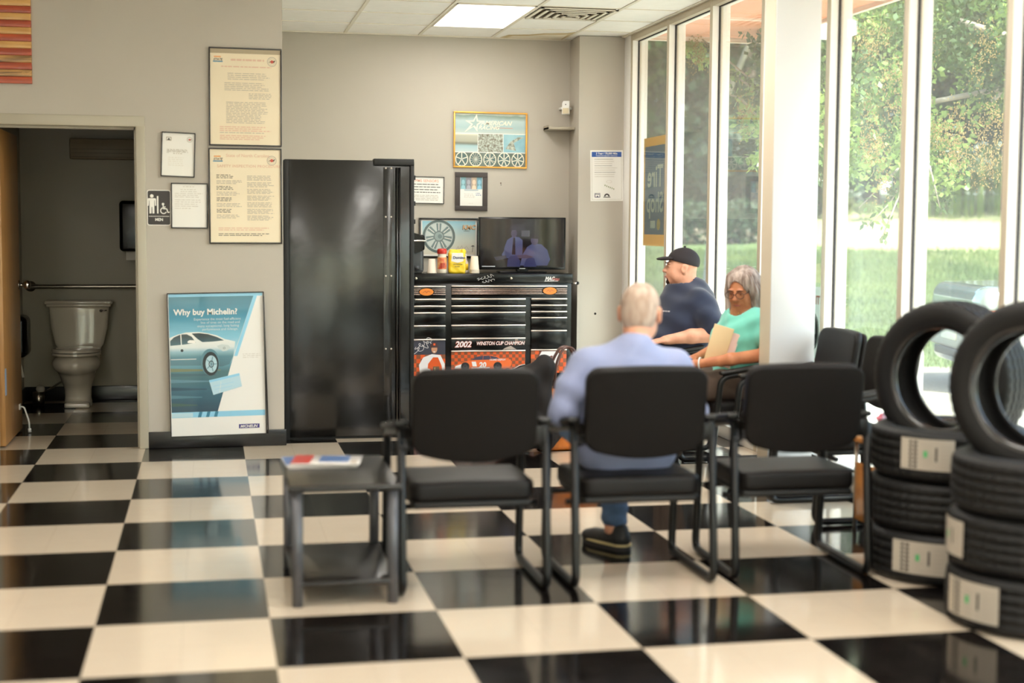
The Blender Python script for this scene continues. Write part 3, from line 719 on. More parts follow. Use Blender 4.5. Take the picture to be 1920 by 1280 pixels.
def seal(b, x, z, r, c=None):
    b.ring(x, z, r*.88, r, INK, 2); b.ring(x, z, r*.62, r*.68, INK, 2); b.disc(x, z, r*.34, c or mat('ink_red', (206,96,80), .6), 3); b.fl([(x-r*.8,z-r*.25),(x+r*.1,z+r*.12),(x-r*.1,z+r*.28)], INKD, 2); b.fl([(x+r*.8,z+r*.3),(x,z+r*.1),(x+r*.3,z-r*.3)], INKD, 2)
def logo(b, x, z, s):
    b.rect(x, z, x+s, z+s*.12, mat('ink_cyan',(96,150,180),.6), 2); b.text('STATE', x+s*.04, z+s*.17, s*.32, INKD, 2, bold=.02, shear=.3); b.rect(x+s*.1, z+s*.48, x+s*.8, z+s*.62, mat('ink_orange',(240,170,110),.6), 2)
def d1(b):
    b.rect(-.225,.27,.225,.305, mat('foil_tan',(176,160,134),.3,metal=.3), 1); logo(b,-.20,.215,.06); seal(b,.165,.225,.03)
    para(b,-.09,.13,.225,1,.02,PEACH,3,h=.012); para(b,-.15,.18,.185,1,.02,PEACH,4,h=.007)
    para(b,-.11,.17,.145,4,.012,INK,5); para(b,-.13,.17,.085,5,.011,INK,6); para(b,.02,.17,.02,4,.010,INK,7); para(b,-.12,.14,-.035,14,.0098,INK,8)
    para(b,-.16,.16,-.19,3,.012,PEACH,9,h=.006); para(b,-.16,.16,-.225,1,.01,INK,10); para(b,-.16,.16,-.245,3,.011,PEACH,11,h=.006)
framed('framed_certificate','large cream certificate in thin dark frame, upper of the two beside the black cabinet','certificate',.641,2.218,.452,.612,YA,FRB,.0085,d1,.004,group='large framed certificates',paper=CREAM)
def d2(b):
    logo(b,-.20,.215,.06); seal(b,.165,.225,.03); b.text('State of North Carolina',-.12,.245,.028,PEACH,2,bold=.01); b.text('SAFETY INSPECTION PROCEDURE',-.175,.18,.024,PEACH,2,bold=.02,space=1.1)
    for i in range(8): para(b,-.18,-.18+.16*(.7+.3*((i*3)%2)),.13-i*.036,3,.009,INK if i%2 else INKD,20+i)
    for i in range(7): para(b,.01,.18,.125-i*.042,4,.0085,INK,40+i)
    para(b,-.17,.17,-.205,2,.012,PEACH,60,h=.006); para(b,-.17,.19,-.24,2,.010,INKD,61)
framed('framed_certificate','large cream notice with two columns of print, lower of the two beside the black cabinet','certificate',.637,1.598,.455,.602,YA,FRB,.0085,d2,-.002,group='large framed certificates',paper=CREAM)
def d3(b):
    b.rect(-.075,.085,-.043,.108,INK,2); b.rect(-.071,.089,-.047,.104,WHT,3); b.fl([(-.069,.089),(-.049,.089),(-.059,.102)],INKD,4); seal(b,.068,.096,.017); para(b,-.07,.065,.03,4,.005,INK,70,ragged=.1,h=.0022); para(b,-.07,-.05,.008,1,.01,INK,71); para(b,-.03,.03,.005,1,.01,INK,72); para(b,-.06,.04,-.02,5,.012,mat('ink_faint',(222,212,198),.6),73,h=.002)
framed('framed_notice','small paper in a black frame hung tilted above the restroom sign','notice',.223,1.852,.208,.278,YA,FRB,.0065,d3,.035,group='small framed papers')
def d4(b):
    m = mat('ink_mid',(190,180,168),.6); para(b,-.04,.04,.118,1,.01,INK,80,h=.002); para(b,-.055,.055,.1,2,.013,INK,81,h=.002); para(b,-.09,.09,.075,3,.011,m,82,h=.002); para(b,-.09,.09,.035,4,.013,m,83,h=.002); para(b,-.09,.03,-.018,1,.01,INK,84,h=.002)
framed('framed_notice','small black framed white form between the restroom sign and the certificates','notice',.289,1.534,.226,.285,YA,FRB,.007,d4,.006,group='small framed papers')
# restroom sign
def f(b):
    d = mat('sign_brown',(50,42,40),.4); b.L = .0006
    def rr(w,h,r): return [(sx*(w/2-r)+r*math.cos(a), sz*(h/2-r)+r*math.sin(a)) for sx,sz,a0 in ((1,1,0),(-1,1,PI/2),(-1,-1,PI),(1,-1,1.5*PI)) for a in [a0+PI/8*i for i in range(5)]]
    b.prism(rr(.146,.222,.014),-.004,0,WHT); b.fl(rr(.136,.212,.011),d,1,-.004)
    y = -.004; x = -.043
    b.disc(x,.073,.011,WHT,2,y); b.fl([(x-.026,.054),(x-.02,.059),(x+.02,.059),(x+.026,.054),(x+.026,.012),(x+.019,.012),(x+.017,.046),(x+.015,.046),(x+.015,-.036),(x+.003,-.036),(x+.002,.004),(x-.002,.004),(x-.003,-.036),(x-.015,-.036),(x-.015,.046),(x-.017,.046),(x-.019,.012),(x-.026,.012)],WHT,2,y)
    b.rect(-.012,-.036,-.003,.073,WHT,2,y); x=.025
    b.disc(x,.023,.008,WHT,2,y); b.line([(x+.001,.018),(x+.001,-.006),(x+.022,-.006),(x+.030,-.030),(x+.040,-.026)],.007,WHT,2,y); b.line([(x,.006),(x+.016,.006)],.005,WHT,2,y)
    b.ring(x+.003,-.018,.015,.021,WHT,2,y,a0=.35*PI,a1=1.85*PI); b.rect(-.062,-.055,.062,-.052,WHT,2,y); b.text('MEN',0,-.082,.024,WHT,2,y,bold=.03,align='CENTER')
one('restroom_sign',f,loc=(.102,YA,1.52),label='brown and white restroom sign reading MEN beside the door',cat='sign')
# painted wooden slat panel
def f(b):
    r = random.Random(5); z = 0; i = 0
    cols = [mat('slat_orange',(196,84,38),.5,col2=(150,56,28),vscale=3,stretch=(1,1,14),coat=.3),mat('slat_pine',(226,176,102),.5,col2=(196,138,70),vscale=3,stretch=(1,1,14),coat=.3),mat('slat_burnt',(70,46,28),.5,col2=(214,160,92),vscale=4,stretch=(1,1,16),coat=.3)]
    seq = [0,2,0,2,0,1,0,1,0,1,0,1,0,1,0,1,0,1]
    for i,c in enumerate(seq): b.box(-.52,0,-.022,-.001,i*.0425,i*.0425+.041,cols[c],.002)
    rr = [(-.06+.014*i, .063+.008*math.sin(i*2.1)) for i in range(5)]; b.line(rr,.003,cols[1],1,-.022); b.line([(-.055,.052),(-.03,.058),(-.006,.05)],.003,cols[1],1,-.022)
one('slat_panel',f,loc=(-.643,YA,2.268),label='orange and pine striped wooden slat wall panel above the restroom door',cat='wall art')
# large car poster, hung low
PW,PH = .603,.915
def dp(b):
    b.rect(-PW/2,-PH/2,PW/2,PH/2,WHT,1)
    g = ramp_mat('poster_sky',2,[(-.30,(20,62,84)),(-.16,(46,98,118)),(-.05,(70,112,118)),(.0,(96,150,168)),(.08,(196,222,232)),(.17,(136,200,222)),(.30,(74,150,178)),(.45,(64,120,136))],noise=.10,nscale=(2,1,26))
    b.fl([(-.292,.432),(.235,.432),(.105,.06),(-.005,-.30),(-.292,-.30)],g,2)
    cy = mat('poster_cyan',(150,212,240),.4,coat=.3); b.rect(-.292,.432,.292,.452,cy,3); b.fl([(.235,.432),(.258,.432),(.126,.05),(.105,.05)],cy,3)
    b.rect(-.292,-.335,.292,-.300,cy,3); b.rect(-.292,-.332,-.16,-.305,mat('poster_pale',(196,226,238),.4),4)
    for i in range(3): b.fl([(-.13+.05*i,-.335),(-.11+.05*i,-.335),(-.10+.05*i,-.300),(-.12+.05*i,-.300)],mat('poster_teal',(60,130,160),.4),4)
    # road streaks
    for i,(z,c) in enumerate(((-.03,(120,128,96)),(-.06,(60,98,110)),(-.10,(96,140,156)),(-.15,(30,74,94)),(-.2,(78,124,140)),(-.25,(60,92,84)))):
        b.fl([(-.292,z-.012),(-.292,z+.010),(.02-.03*i,z-.004),(.02-.03*i,z-.010)],mat('poster_streak%s'%'abcdef'[i],c,.4,coat=.2),3)
    # silver saloon
    body = ramp_mat('poster_car',2,[(-.03,(74,112,124)),(.05,(86,136,150)),(.085,(150,190,202)),(.11,(226,232,230)),(.20,(248,244,236))]); gl = ramp_mat('poster_car_glass',2,[(.09,(120,160,170)),(.13,(52,92,104)),(.18,(30,50,58))]); dk = mat('poster_dark',(40,48,52),.4)
    b.fl([(-.292,.175),(-.24,.195),(-.19,.207),(-.11,.208),(-.06,.200),(0,.185),(.05,.160),(.09,.150),(.115,.143),(.10,.05),(.075,-.0),(.03,-.015),(-.04,-.012),(-.10,-.005),(-.292,.0)],body,4)
    b.fl([(-.288,.125),(-.288,.155),(-.265,.178),(-.225,.195),(-.223,.130)],gl,5); b.fl([(-.217,.130),(-.219,.196),(-.185,.196),(-.155,.180),(-.13,.142),(-.18,.134)],gl,5)
    b.fl([(-.155,.200),(-.11,.202),(-.055,.194),(.0,.175),(.045,.152),(-.02,.146),(-.09,.144),(-.12,.165)],gl,5)
    b.fl([(-.18,.14),(-.182,.150),(-.17,.158),(-.14,.157),(-.132,.145),(-.135,.138)],WHT,6)
    b.line([(-.288,.037),(-.13,.037)],.004,WHT,5); b.disc(-.217,.093,.009,dk,5); b.fl([(.0,.118),(.03,.127),(.07,.122),(.085,.105),(.06,.085),(.035,.082),(.012,.1)],mat('poster_lamp',(206,216,214),.2),5); b.ring(.045,.103,.005,.007,dk,6)
    b.disc(-.045,.015,.058,mat('poster_arch',(96,140,152),.4),5,rz=.085,n=36); b.disc(-.042,.005,.050,dk,6,rz=.076); b.disc(-.038,.003,.036,mat('poster_rim',(186,216,226),.3),7,rz=.055); b.ring(-.038,.003,.012,.016,dk,8,asp=1.4)
    for i in range(5): a=i*2*PI/5; b.line([(-.038,.003),(-.038+.033*math.cos(a),.003+.05*math.sin(a))],.006,mat('poster_spoke',(120,160,176),.3),8)
    b.text('Why buy Michelin?',-.262,.318,.0515,WHT,5,bold=.03,space=1.0)
    fw_ = mat('poster_small_text',(226,232,232),.5)
    for i,s_ in enumerate(('Experience the most fuel-efficient','line of tires on the road and','enjoy exceptional, long lasting','performance and mileage.')): b.text(s_,.153-.006*i,.282-.0215*i,.0215,fw_,5,align='RIGHT')
    # tilted printed card
    b.fl([(-.055,-.10),(.135,-.06),(.15,-.145),(-.03,-.195)],mat('poster_card',(190,222,236),.4),5); b.fl([(-.055,-.10),(.135,-.06),(.138,-.075),(-.052,-.115)],cy,6)
    b.line([(-.03,-.14),(.10,-.115)],.002,cy,6); b.line([(-.02,-.16),(.09,-.14)],.002,cy,6); b.line([(.02,-.11),(.01,-.18)],.002,WHT,6)
    para(b,.16,.27,.06,3,.011,INK,90,h=.0018)
    nv = mat('ink_navy',(66,58,128),.5); b.rect(.125,-.415,.255,-.388,nv,4); b.text('MICHELIN',.133,-.410,.0235,WHT,6,bold=.03,shear=.25,sx=1.02)
t = framed('car_poster','tall blue and white poster of a silver car reading Why buy Michelin? beside the restroom door','poster',.452,.532,PW,PH,YA-.014,FRB,.006,dp,-.016,depth=.02)
t['label'] = 'tall blue and white poster of a silver car leaning low against the wall'
one('frame_edge', lambda b: b.box(PW/2-.002,PW/2+.006,-.03,-.004,-PH/2+.0,PH/2-.03,FRB,.001), t, rot=(0,-.012,0))

# wheel poster in gold frame
GW,GH = .628,.466
def wheel(b, x, z, r, n, rim, hub, k=3, wid=.18, style=0, asp=1.0):
    bg = mat('wheel_shadow',(88,110,108),.4); b.disc(x,z,r,bg,k,rz=r*asp); b.ring(x,z,r*.88,r,rim,k+2,asp=asp)
    for i in range(n):
        a = PI/2+2*PI*i/n; ca,sa = math.cos(a),math.sin(a)
        if style == 1:
            for o in (-.16,.16): b.line([(x,z),(x+r*.92*math.cos(a+o),z+asp*r*.92*math.sin(a+o))],r*wid*.5,rim,k+1)
        else: b.line([(x,z),(x+r*.92*ca,z+asp*r*.92*sa)],r*wid,rim,k+1)
    b.disc(x,z,r*.2,hub,k+3)
def dg(b):
    sky = ramp_mat('wheel_poster_sky',2,[(.055,(196,206,200)),(.1,(170,196,198)),(.16,(186,206,206)),(.2,(130,150,138)),(.215,(200,206,196))],noise=.25,nscale=(8,1,14))
    b.rect(-.3,.055,.3,.22,sky,1)
    p1 = ramp_mat('desert_photo',2,[(-.1,(196,212,212)),(-.05,(168,198,204)),(-.03,(120,122,110)),(-.01,(176,176,158)),(.035,(190,190,174)),(.045,(238,226,206))],noise=.12)
    b.rect(-.3,-.1,-.108,.05,p1,1); b.rect(-.3,.0,-.108,.05,mat('sky_cream',(240,228,208),.5),2) if False else None
    b.rect(-.104,-.1,.108,.05,mat('crowd_photo',(196,206,196),.5,col2=(116,106,88),vscale=70),1)
    b.rect(.112,-.1,.3,.05,mat('runway_photo',(136,182,196),.5,col2=(160,200,208),vscale=9),1)
    b.fl([(.13,-.07),(.22,-.085),(.2,-.02),(.27,.02),(.29,.03),(.24,.03),(.17,-.01)],mat('runway_marks',(120,124,112),.6,col2=(206,210,196),vscale=60),2)
    b.rect(-.3,-.222,.3,-.105,mat('dark_strip',(96,108,98),.5,col2=(120,132,124),vscale=8),1); b.rect(-.3,.05,.3,.056,WHT,2); b.rect(-.3,-.106,.3,-.1,WHT,2)
    SW = mat('wheel_white',(246,238,218),.4)
    st5 = [(-.14,.212),(-.155,.150),(-.215,.16-.0),(-.165,.125),(-.215,.06),(-.15,.105),(-.115,.075),(-.12,.128),(-.07,.16),(-.125,.158)]
    b.fl([(-.118,.215),(-.148,.160),(-.215,.158),(-.165,.128),(-.222,.062),(-.145,.108),(-.112,.068),(-.108,.125),(-.055,.158),(-.108,.160)],SW,4); b.fl([(-.122,.19),(-.142,.150),(-.18,.150),(-.15,.13),(-.17,.098),(-.138,.12),(-.12,.10),(-.118,.13),(-.09,.15),(-.118,.152)],mat('star_inner',(168,190,188),.4),5)
    b.text('AMERICAN',-.085,.125,.050,SW,5,bold=.02,shear=.35,sx=1.05); b.text('RACING',-.105,.088,.045,SW,5,bold=.02,shear=.35,sx=1.05); b.rect(.02,.1,.19,.105,mat('ink_soft_red',(216,160,140),.5),4)
    hb = mat('wheel_hub',(190,200,190),.4)
    for (x,n,s) in ((-.243,5,0),(-.124,14,0),(-.004,6,1),(.118,7,0),(.236,7,0)): wheel(b,x,-.165+.003,.054,n,SW,hb,2,.13 if n<10 else .04,s,1.14)
    for i,x in enumerate((-.243,-.124,-.004,.118,.236)): para(b,x-.03,x+.03,-.214,1,.01,SW,100+i,k=4,h=.003,ragged=.1)
framed('wheel_poster','gold framed poster of five alloy wheels on the wall above the television','poster',2.727,2.137,GW,GH,YB,GOLD,.013,dg,.004,depth=.022)
# matted photo
def dm(b):
    b.rect(-.094,-.115,.094,.122,WHT,1); cs=[(150,196,206),(170,170,180),(232,206,180),(140,190,210)]
    for i,c in enumerate(cs):
        x=-.092+.046*i; b.rect(x,.02,x+.046,.12,mat('photo_bg%s'%'abcd'[i],tuple(int(v*.8) for v in c),.5),2); b.disc(x+.023,.078,.014,mat('photo_face%s'%'abcd'[i],c,.5),3,rz=.021); b.fl([(x+.003,.02),(x+.01,.048),(x+.023,.056),(x+.036,.048),(x+.043,.02)],mat('photo_body%s'%'abcd'[i],tuple(min(255,int(v*1.05)) for v in c),.5),3)
    b.rect(-.06,.006,.06,.018,mat('photo_strip',(190,200,206),.5),4); para(b,-.06,.04,-.02,4,.010,INK,110,h=.002); para(b,.04,.085,-.018,2,.014,INKB,111,h=.007); para(b,-.02,.02,-.1,1,.01,INK,112,h=.002)
framed('matted_photo','small photo strip in a wide charcoal mat, under the gold framed wheel poster','picture',2.566,1.706,.276,.322,YB,mat('charcoal_mat',(70,62,60),.6),.042,dm,.004)
def ds(b):
    b.text('TPMS SENSORS',.0,.066,.032,mat('ink_salmon',(232,170,144),.6),2,align='CENTER',bold=.01)
    for i in range(4): para(b,-.14,.125,.045-i*.022,1,.01,INKD,120+i,h=.006,ragged=.15)
    for i in range(4): para(b,-.12,.12,-.045-i*.013,1,.01,INK,130+i,h=.004,ragged=.15)
framed('framed_notice','white price notice in thin black frame, right behind the tall black cabinet','notice',2.181,1.714,.31,.225,YB,FRB,.006,ds,.012)
def dk_(b):
    b.rect(-.225,-.14,.225,.14,ramp_mat('wheel_art_bg',2,[(-.14,(226,216,196)),(-.02,(214,222,212)),(.14,(150,206,224))],noise=.3),1)
    G = mat('alloy_print',(122,140,140),.3); cx,cz=-.085,.012; b.disc(cx,cz,.14,mat('wheel_void',(206,214,210),.4),2); b.ring(cx,cz,.118,.138,mat('alloy_rim',(96,112,112),.3),4); b.ring(cx,cz,.110,.118,mat('alloy_light',(190,200,198),.3),4)
    for i in range(7):
        a=PI/2+2*PI*i/7; c,s_=math.cos(a),math.sin(a)
        b.fl([(cx+.03*c-.014*s_,cz+.03*s_+.014*c),(cx+.115*c-.024*s_,cz+.115*s_+.024*c),(cx+.115*c+.024*s_,cz+.115*s_-.024*c),(cx+.03*c+.014*s_,cz+.03*s_-.014*c)],G,3); b.line([(cx+.05*c,cz+.05*s_),(cx+.11*c,cz+.11*s_)],.006,WHT,4)
    b.disc(cx,cz,.045,mat('alloy_hub',(156,172,172),.3),5); b.disc(cx+.008,cz,.018,G,6); b.ring(cx,cz,.038,.042,INKD,6)
    b.text('KMC',.115,.072,.052,mat('ink_sand',(232,190,140),.5),4,bold=.03,shear=.1); b.text('KMC',.112,.069,.052,INKD,3,bold=.035,shear=.1); b.text('wheels',.125,.054,.018,INKD,3)
    b.line([(.06,-.10),(.08,-.07),(.085,-.10),(.11,-.065),(.12,-.10),(.15,-.07),(.17,-.10)],.003,INK,3); b.line([(.2,-.12),(.205,-.07)],.004,INKD,3); b.fl([(.185,-.072),(.205,-.06),(.222,-.072)],INKD,3); para(b,.12,.21,-.12,1,.01,INK,140,h=.004)
framed('wheel_picture','black framed picture of one large grey alloy wheel behind the coffee things','picture',2.377,1.318,.505,.332,YB,FRB,.015,dk_,0,depth=.024)
# notice on the pier
def f(b):
    b.L=.0005; b.box(-.14,.14,-.002,0,-.21,.21,WHT); y=-.002
    bl=mat('notice_blue',(50,92,168),.4,coat=.3); b.rect(-.128,.155,.128,.197,bl,2,y); b.text('3 Year / 70,000 Mile',0,.176,.0225,WHT,3,y,bold=.025,align='CENTER'); b.text('Powertrain Inspection Guarantee',0,.161,.0135,WHT,3,y,bold=.01,align='CENTER')
    for q in ((-.128,-.198,-.126,.155),(.126,-.198,.128,.155),(-.128,-.198,.128,-.196)): b.rect(*q,INK,1,y)
    for i in range(9):
        r=random.Random(150+i); b.rect(-.105,.135-i*.018,.105-.06*r.random(),.1372-i*.018,INK if i%3 else INKD,2,y)
    b.ring(.02,-.05,.022,.024,INK,2,y,asp=.5)
    for i in range(6): b.fl([(-.02+.015*i,-.075-.006*i),(-.011+.015*i,-.075-.006*i),(-.013+.015*i,-.087-.006*i),(-.018+.015*i,-.087-.006*i)],mat('ink_olive',(150,156,110),.6),2,y)
    nv=mat('ink_purple_navy',(56,48,90),.5); b.rect(-.105,-.18,-.058,-.145,nv,2,y); b.rect(-.1,-.175,-.063,-.158,WHT,3,y); b.text('NAPA',-.101,-.1575,.0155,WHT,3,y,bold=.02); b.fl([(-.09,-.178),(-.073,-.178),(-.0815,-.162)],nv,4,y)
    b.ring(.0,-.172,.012,.024,INKD,2,y,a0=0,a1=PI); b.rect(-.03,-.181,.03,-.175,INKD,2,y)
one('wall_notice',f,loc=(3.655,2.30,1.843),rot=(0,-.018,0),label='white notice with blue header taped to the wall beside the windows',cat='notice')
# window decals (seen from inside, so mirrored)
def f(b):
    Y_=mat('decal_yellow',(240,196,96),.5,trans=.4); B_=mat('decal_blue',(92,128,176),.5,trans=.4); Wd=mat('decal_white',(236,240,236),.5,trans=.4)
    V=[(-.30,0),(.30,0),(.30,.86),(-.30,.86)]
    b.prism(V,-.0006,.0006,Y_); b.prism([(-.26,.09),(.26,.09),(.26,.79),(-.26,.79)],-.0012,.0012,B_)
    b.text('Tire',.22,.47,.24,Wd,4,0,bold=.02,mirror=True); b.text('Shop',.235,.27,.22,Wd,4,0,bold=.02,mirror=True); b.rect(-.1,.14,.03,.2,Wd,4); b.disc(.12,.17,.045,Y_,4)
one('window_decal',f,loc=(XW+.062,1.62,1.27),rz=-PI/2,label='yellow and blue shop decal on the window nearest the wall notice',cat='decal')
def f(b):
    Wd=MATS['decal_white']; R_=mat('decal_red',(226,120,104),.5); K_=mat('decal_black',(30,30,34),.5); Y_=MATS['decal_yellow']
    b.prism([(-.15,0),(.15,0),(.15,.62),(-.15,.62)],-.0008,.0008,Wd); b.text('TIRES',.13,.52,.07,R_,3,bold=.03,mirror=True); b.disc(0,.36,.125,K_,3,n=36); b.ring(0,.36,.112,.118,Wd,4)
    b.fl([(-.05,.32),(-.01,.42),(.03,.37),(.07,.43),(.08,.35),(.03,.31)],Wd,4); b.text('SERVICE',.14,.17,.05,R_,3,bold=.02,mirror=True)
    for i in range(2): b.rect(-.13,.03+.06*i,.13,.075+.06*i,Y_,3); b.rect(-.13,.03+.06*i,.13,.036+.06*i,K_,4)
one('window_decal',f,loc=(XW+.062,-1.50,.46),rz=-PI/2,label='white window decal with a black circle and red lettering beside the white column',cat='decal')
# motion sensor and little shelf
def f(b):
    b.prism([(-.032,-.055),(-.03,.035),(-.02,.055),(.03,.055),(.032,-.055)],-.045,0,M_white); b.prism([(-.026,-.05),(-.024,-.005),(.026,-.005),(.026,-.05)],-.052,-.045,mat('lens_beige',(214,200,168),.4)); b.disc(0,.025,.005,INKD,1,-.045)
one('motion_sensor',f,loc=(3.352,2.50,2.41),rz=-.35,label='white motion sensor high in the corner of the back wall',cat='sensor')
one('sensor_bracket',lambda b: b.box(3.315,3.412,2.54,2.618,2.40,2.42,M_white,.003),bpy.data.objects['motion_sensor']).location=(0,0,0)
bpy.data.objects['sensor_bracket'].parent=None; bpy.data.objects['sensor_bracket']['kind']='structure'; bpy.data.objects['sensor_bracket'].name='trim_7'
one('wall_shelf',lambda b: (b.box(0,.225,-.20,0,0,.022,mat('shelf_grey',(176,166,148),.5),.003),b.box(0,.006,-.2,0,0,.035,MATS['shelf_grey'])),loc=(3.185,2.62,2.225),label='small empty grey shelf in the corner above the television',cat='shelf')

# ------------------------------------------------------------------ tall black cabinet
M_cab = mat('cabinet_black', (7,7,7), .19, bump=.35, bscale=3.0, bdist=.012, spec=.75, var=.3, vscale=6)
cab = thing('tall_cabinet','tall glossy black metal cabinet standing between the posters and the tool chest','cabinet',(1.31,.14,0))
one('body',lambda b: (b.box(-.42,.42,.012,.62,.02,1.845,M_blk,.006), b.box(-.40,.40,.03,.6,0,.03,M_blkm)),cab)
one('back_panel',lambda b: b.box(-.392,.418,-.002,.012,.02,1.84,M_cab,.002),cab)
def f(b):
    b.box(.228,.296,-.006,0,.03,1.80,M_cab,.002); 
    for z in (1.795,1.475,1.085,.60,.105):
        for x in (.243,.279): b.cyl((x,-.011,z),(x,-.004,z),.0055,mat('rivet_white',(220,210,196),.4),12)
one('riveted_strip',f,cab)
one('pipe',lambda b: (b.cyl((.318,-.010,.03),(.318,-.010,1.80),.008,M_cab,10),b.cyl((.336,-.006,.03),(.336,-.006,1.80),.006,M_cab,10)),cab)
one('top_bracket',lambda b: (b.box(.165,.43,-.018,.08,1.815,1.856,M_blkm,.003)),cab)
one('side_trim',lambda b: (b.box(.405,.432,-.012,.03,.0,1.84,M_blkm,.004), b.box(-.425,-.392,-.004,.03,.0,1.84,M_blkm,.003),[b.box(.432,.442,.0,.02,z,z+.03,M_blkm,.002) for z in (1.72,1.55,1.43,.9)]),cab)

# ------------------------------------------------------------------ tool chest
TX0,TX1,TY0,TY1 = 1.93,3.318,2.105,2.59
def zf(y): return 1.034-(y-513)/230.
def xf(p): return 2.007+(p-775)*.0044
tc_ = thing('tool_chest','black roller tool chest with chrome drawer trims and orange racing graphics under the television','tool chest',(0,0,0))
def f(b):
    b.box(TX0,TX1,TY0+.012,TY1,.14,1.0,M_blk,.006); b.box(TX0-.006,TX1+.006,TY0-.004,TY1+.004,.956,1.034,M_blk,.006)
    for x in (TX0+.1,TX1-.1):
        for y in (TY0+.07,TY1-.07): b.cyl((x-.02,y,.06),(x+.02,y,.06),.06,M_blkm,20); b.box(x-.03,x+.03,y-.03,y+.03,.1,.14,M_steel)
one('body',f,tc_)
def drawer(x0,x1,za,zb,deco=None,trim=True):
    b=MB(); b.box(x0,x1,TY0,TY0+.014,zb+.004,za,M_blk,.003); d=b.build('drawer',tc_)
    if trim: one('drawer_trim',lambda b:(b.box(x0-.001,x1+.001,TY0-.011,TY0,za-.011,za+.001,mat('trim_chrome',(226,214,206),.3,metal=1),.003)),d)
    if deco: one('decal',deco,d)
    return d
ORG=mat('race_orange',(226,92,40),.3,coat=.4); ORD=mat('race_brown',(140,82,56),.3,coat=.4); SIL=mat('race_white',(236,230,230),.4)
def checks(b,x0,z0,x1,z1,s):
    b.rect(x0,z0,x1,z1,ORG,1,TY0); i=0; x=x0
    while x < x1-.001:
        z=z1; j=0
        while z > z0+.001:
            if (i+j)%2==0: b.rect(x,max(z-s,z0),min(x+s,x1),z,ORD,2,TY0)
            z-=s; j+=1
        x+=s; i+=1
def scrib(b,x,z,s,m,seed,k=5):
    pts=[(x+s*.014*i+.07*s*math.sin(i*.55+seed), z+s*.008*i+.09*s*math.sin(i*.45+seed)) for i in range(50)]; b.line(pts,.0035,m,k,TY0)
def band(oval_x,x0,x1,za,zb):
    def g(b):
        st_=mat('ridge_steel',(196,170,160),.25,metal=1)
        for i in range(4): b.box(x0,x1,TY0-.006,TY0-.0,zb+.004+i*(za-zb)/4,zb+.002+(i+.62)*(za-zb)/4,st_,.002)
    return g
def oval(x,z):
    def g(b):
        b.L=.0008; b.disc(x,z,.064,M_blk,16,TY0,rz=.034,n=36); b.disc(x,z,.057,mat('badge_orange',(240,140,56),.3,coat=.5),18,TY0,rz=.029,n=36); b.line([(x-.03,z-.006),(x-.01,z+.008),(x,z-.008),(x+.012,z+.008),(x+.032,z-.002)],.004,mat('badge_line',(190,96,60),.4),19,TY0)
    return g
LX0,LX1,MX0,MX1,RX0,RX1 = 1.965,xf(834.5),xf(845.5),xf(984.5),xf(995.5),xf(1063.5)
for (x0,x1,rows) in ((LX0,LX1,(559.5,572,584.5,608.5,633.5)),(MX0,MX1,(559,572,584,608,632.5)),(RX0,RX1,(559,571,583,594.5,619,655))):
    for a,c in zip(rows,rows[1:]): drawer(x0,x1,zf(a),zf(c))
d=drawer(LX0,LX1,zf(535.5),zf(558)); one('ridged_band',band(0,LX0,LX1,zf(540),zf(553)),d); one('badge',oval(xf(799),zf(546.5)),d)
d=drawer(MX0,RX1,zf(535),zf(557.5)); one('ridged_band',band(0,MX0,RX1,zf(540),zf(552)),d); one('badge',oval(xf(1030),zf(545)),d)
def g(b):
    checks(b,LX0,zf(703),LX1,zf(663),.034); b.rect(LX0,zf(663),LX1,zf(636),mat('race_slate',(56,56,70),.4),1,TY0)
    X=xf(814); sk=mat('skin_print',(206,146,112),.5); b.fl([(X-.115,zf(703)),(X-.125,zf(682)),(X-.09,zf(668)),(X-.02,zf(662)),(X+.05,zf(664)),(X+.085,zf(680)),(X+.085,zf(703))],SIL,4,TY0); b.fl([(X-.06,zf(703)),(X-.05,zf(680)),(X-.01,zf(668)),(X+.03,zf(668)),(X+.06,zf(684)),(X+.07,zf(703))],ORG,5,TY0)
    b.disc(X,zf(652.5),.024,sk,6,TY0,rz=.034); b.fl([(X-.032,zf(650)),(X-.03,zf(643)),(X-.01,zf(640)),(X+.018,zf(641)),(X+.03,zf(648)),(X+.03,zf(650))],mat('cap_print',(74,44,44),.5),7,TY0); b.rect(X-.008,zf(646),X+.008,zf(642),ORG,8,TY0); b.fl([(X-.011,zf(657)),(X+.011,zf(657)),(X,zf(659))],WHT,7,TY0)
    b.rect(X-.01,zf(702),X+.04,zf(685),mat('trophy_print',(110,80,52),.4),7,TY0); b.rect(X+.0,zf(701),X+.008,zf(687),mat('gold_print',(214,190,130),.4),8,TY0); b.disc(X-.05,zf(694),.022,SIL,6,TY0)
    scrib(b,LX0+.055,zf(658),.22,SIL,4); scrib(b,LX0+.06,zf(650),.2,SIL,9)
drawer(LX0,LX1,zf(634),zf(704),g)
def g(b):
    X=MX0+.03; b.text('2002',X,zf(649.5),.066,ORG,2,TY0,bold=.055,shear=.25); b.text('2002',X,zf(649.5),.066,SIL,4,TY0,bold=.025,shear=.25)
    b.text('WINSTON CUP CHAMPION',X+.175,zf(646),.040,ORG,2,TY0,bold=.05,shear=.25,sx=.80); b.text('WINSTON CUP CHAMPION',X+.175,zf(646),.040,SIL,4,TY0,bold=.015,shear=.25,sx=.80)
    m=mat('car_print_grey',(176,160,150),.4); b.fl([(MX1-.19,zf(655)),(MX1-.16,zf(651)),(MX1-.12,zf(648)),(MX1-.07,zf(655))],m,5,TY0); b.rect(MX1-.085,zf(638),MX1-.06,zf(635),m,5,TY0)
drawer(MX0,MX1,zf(632.5),zf(655),g)
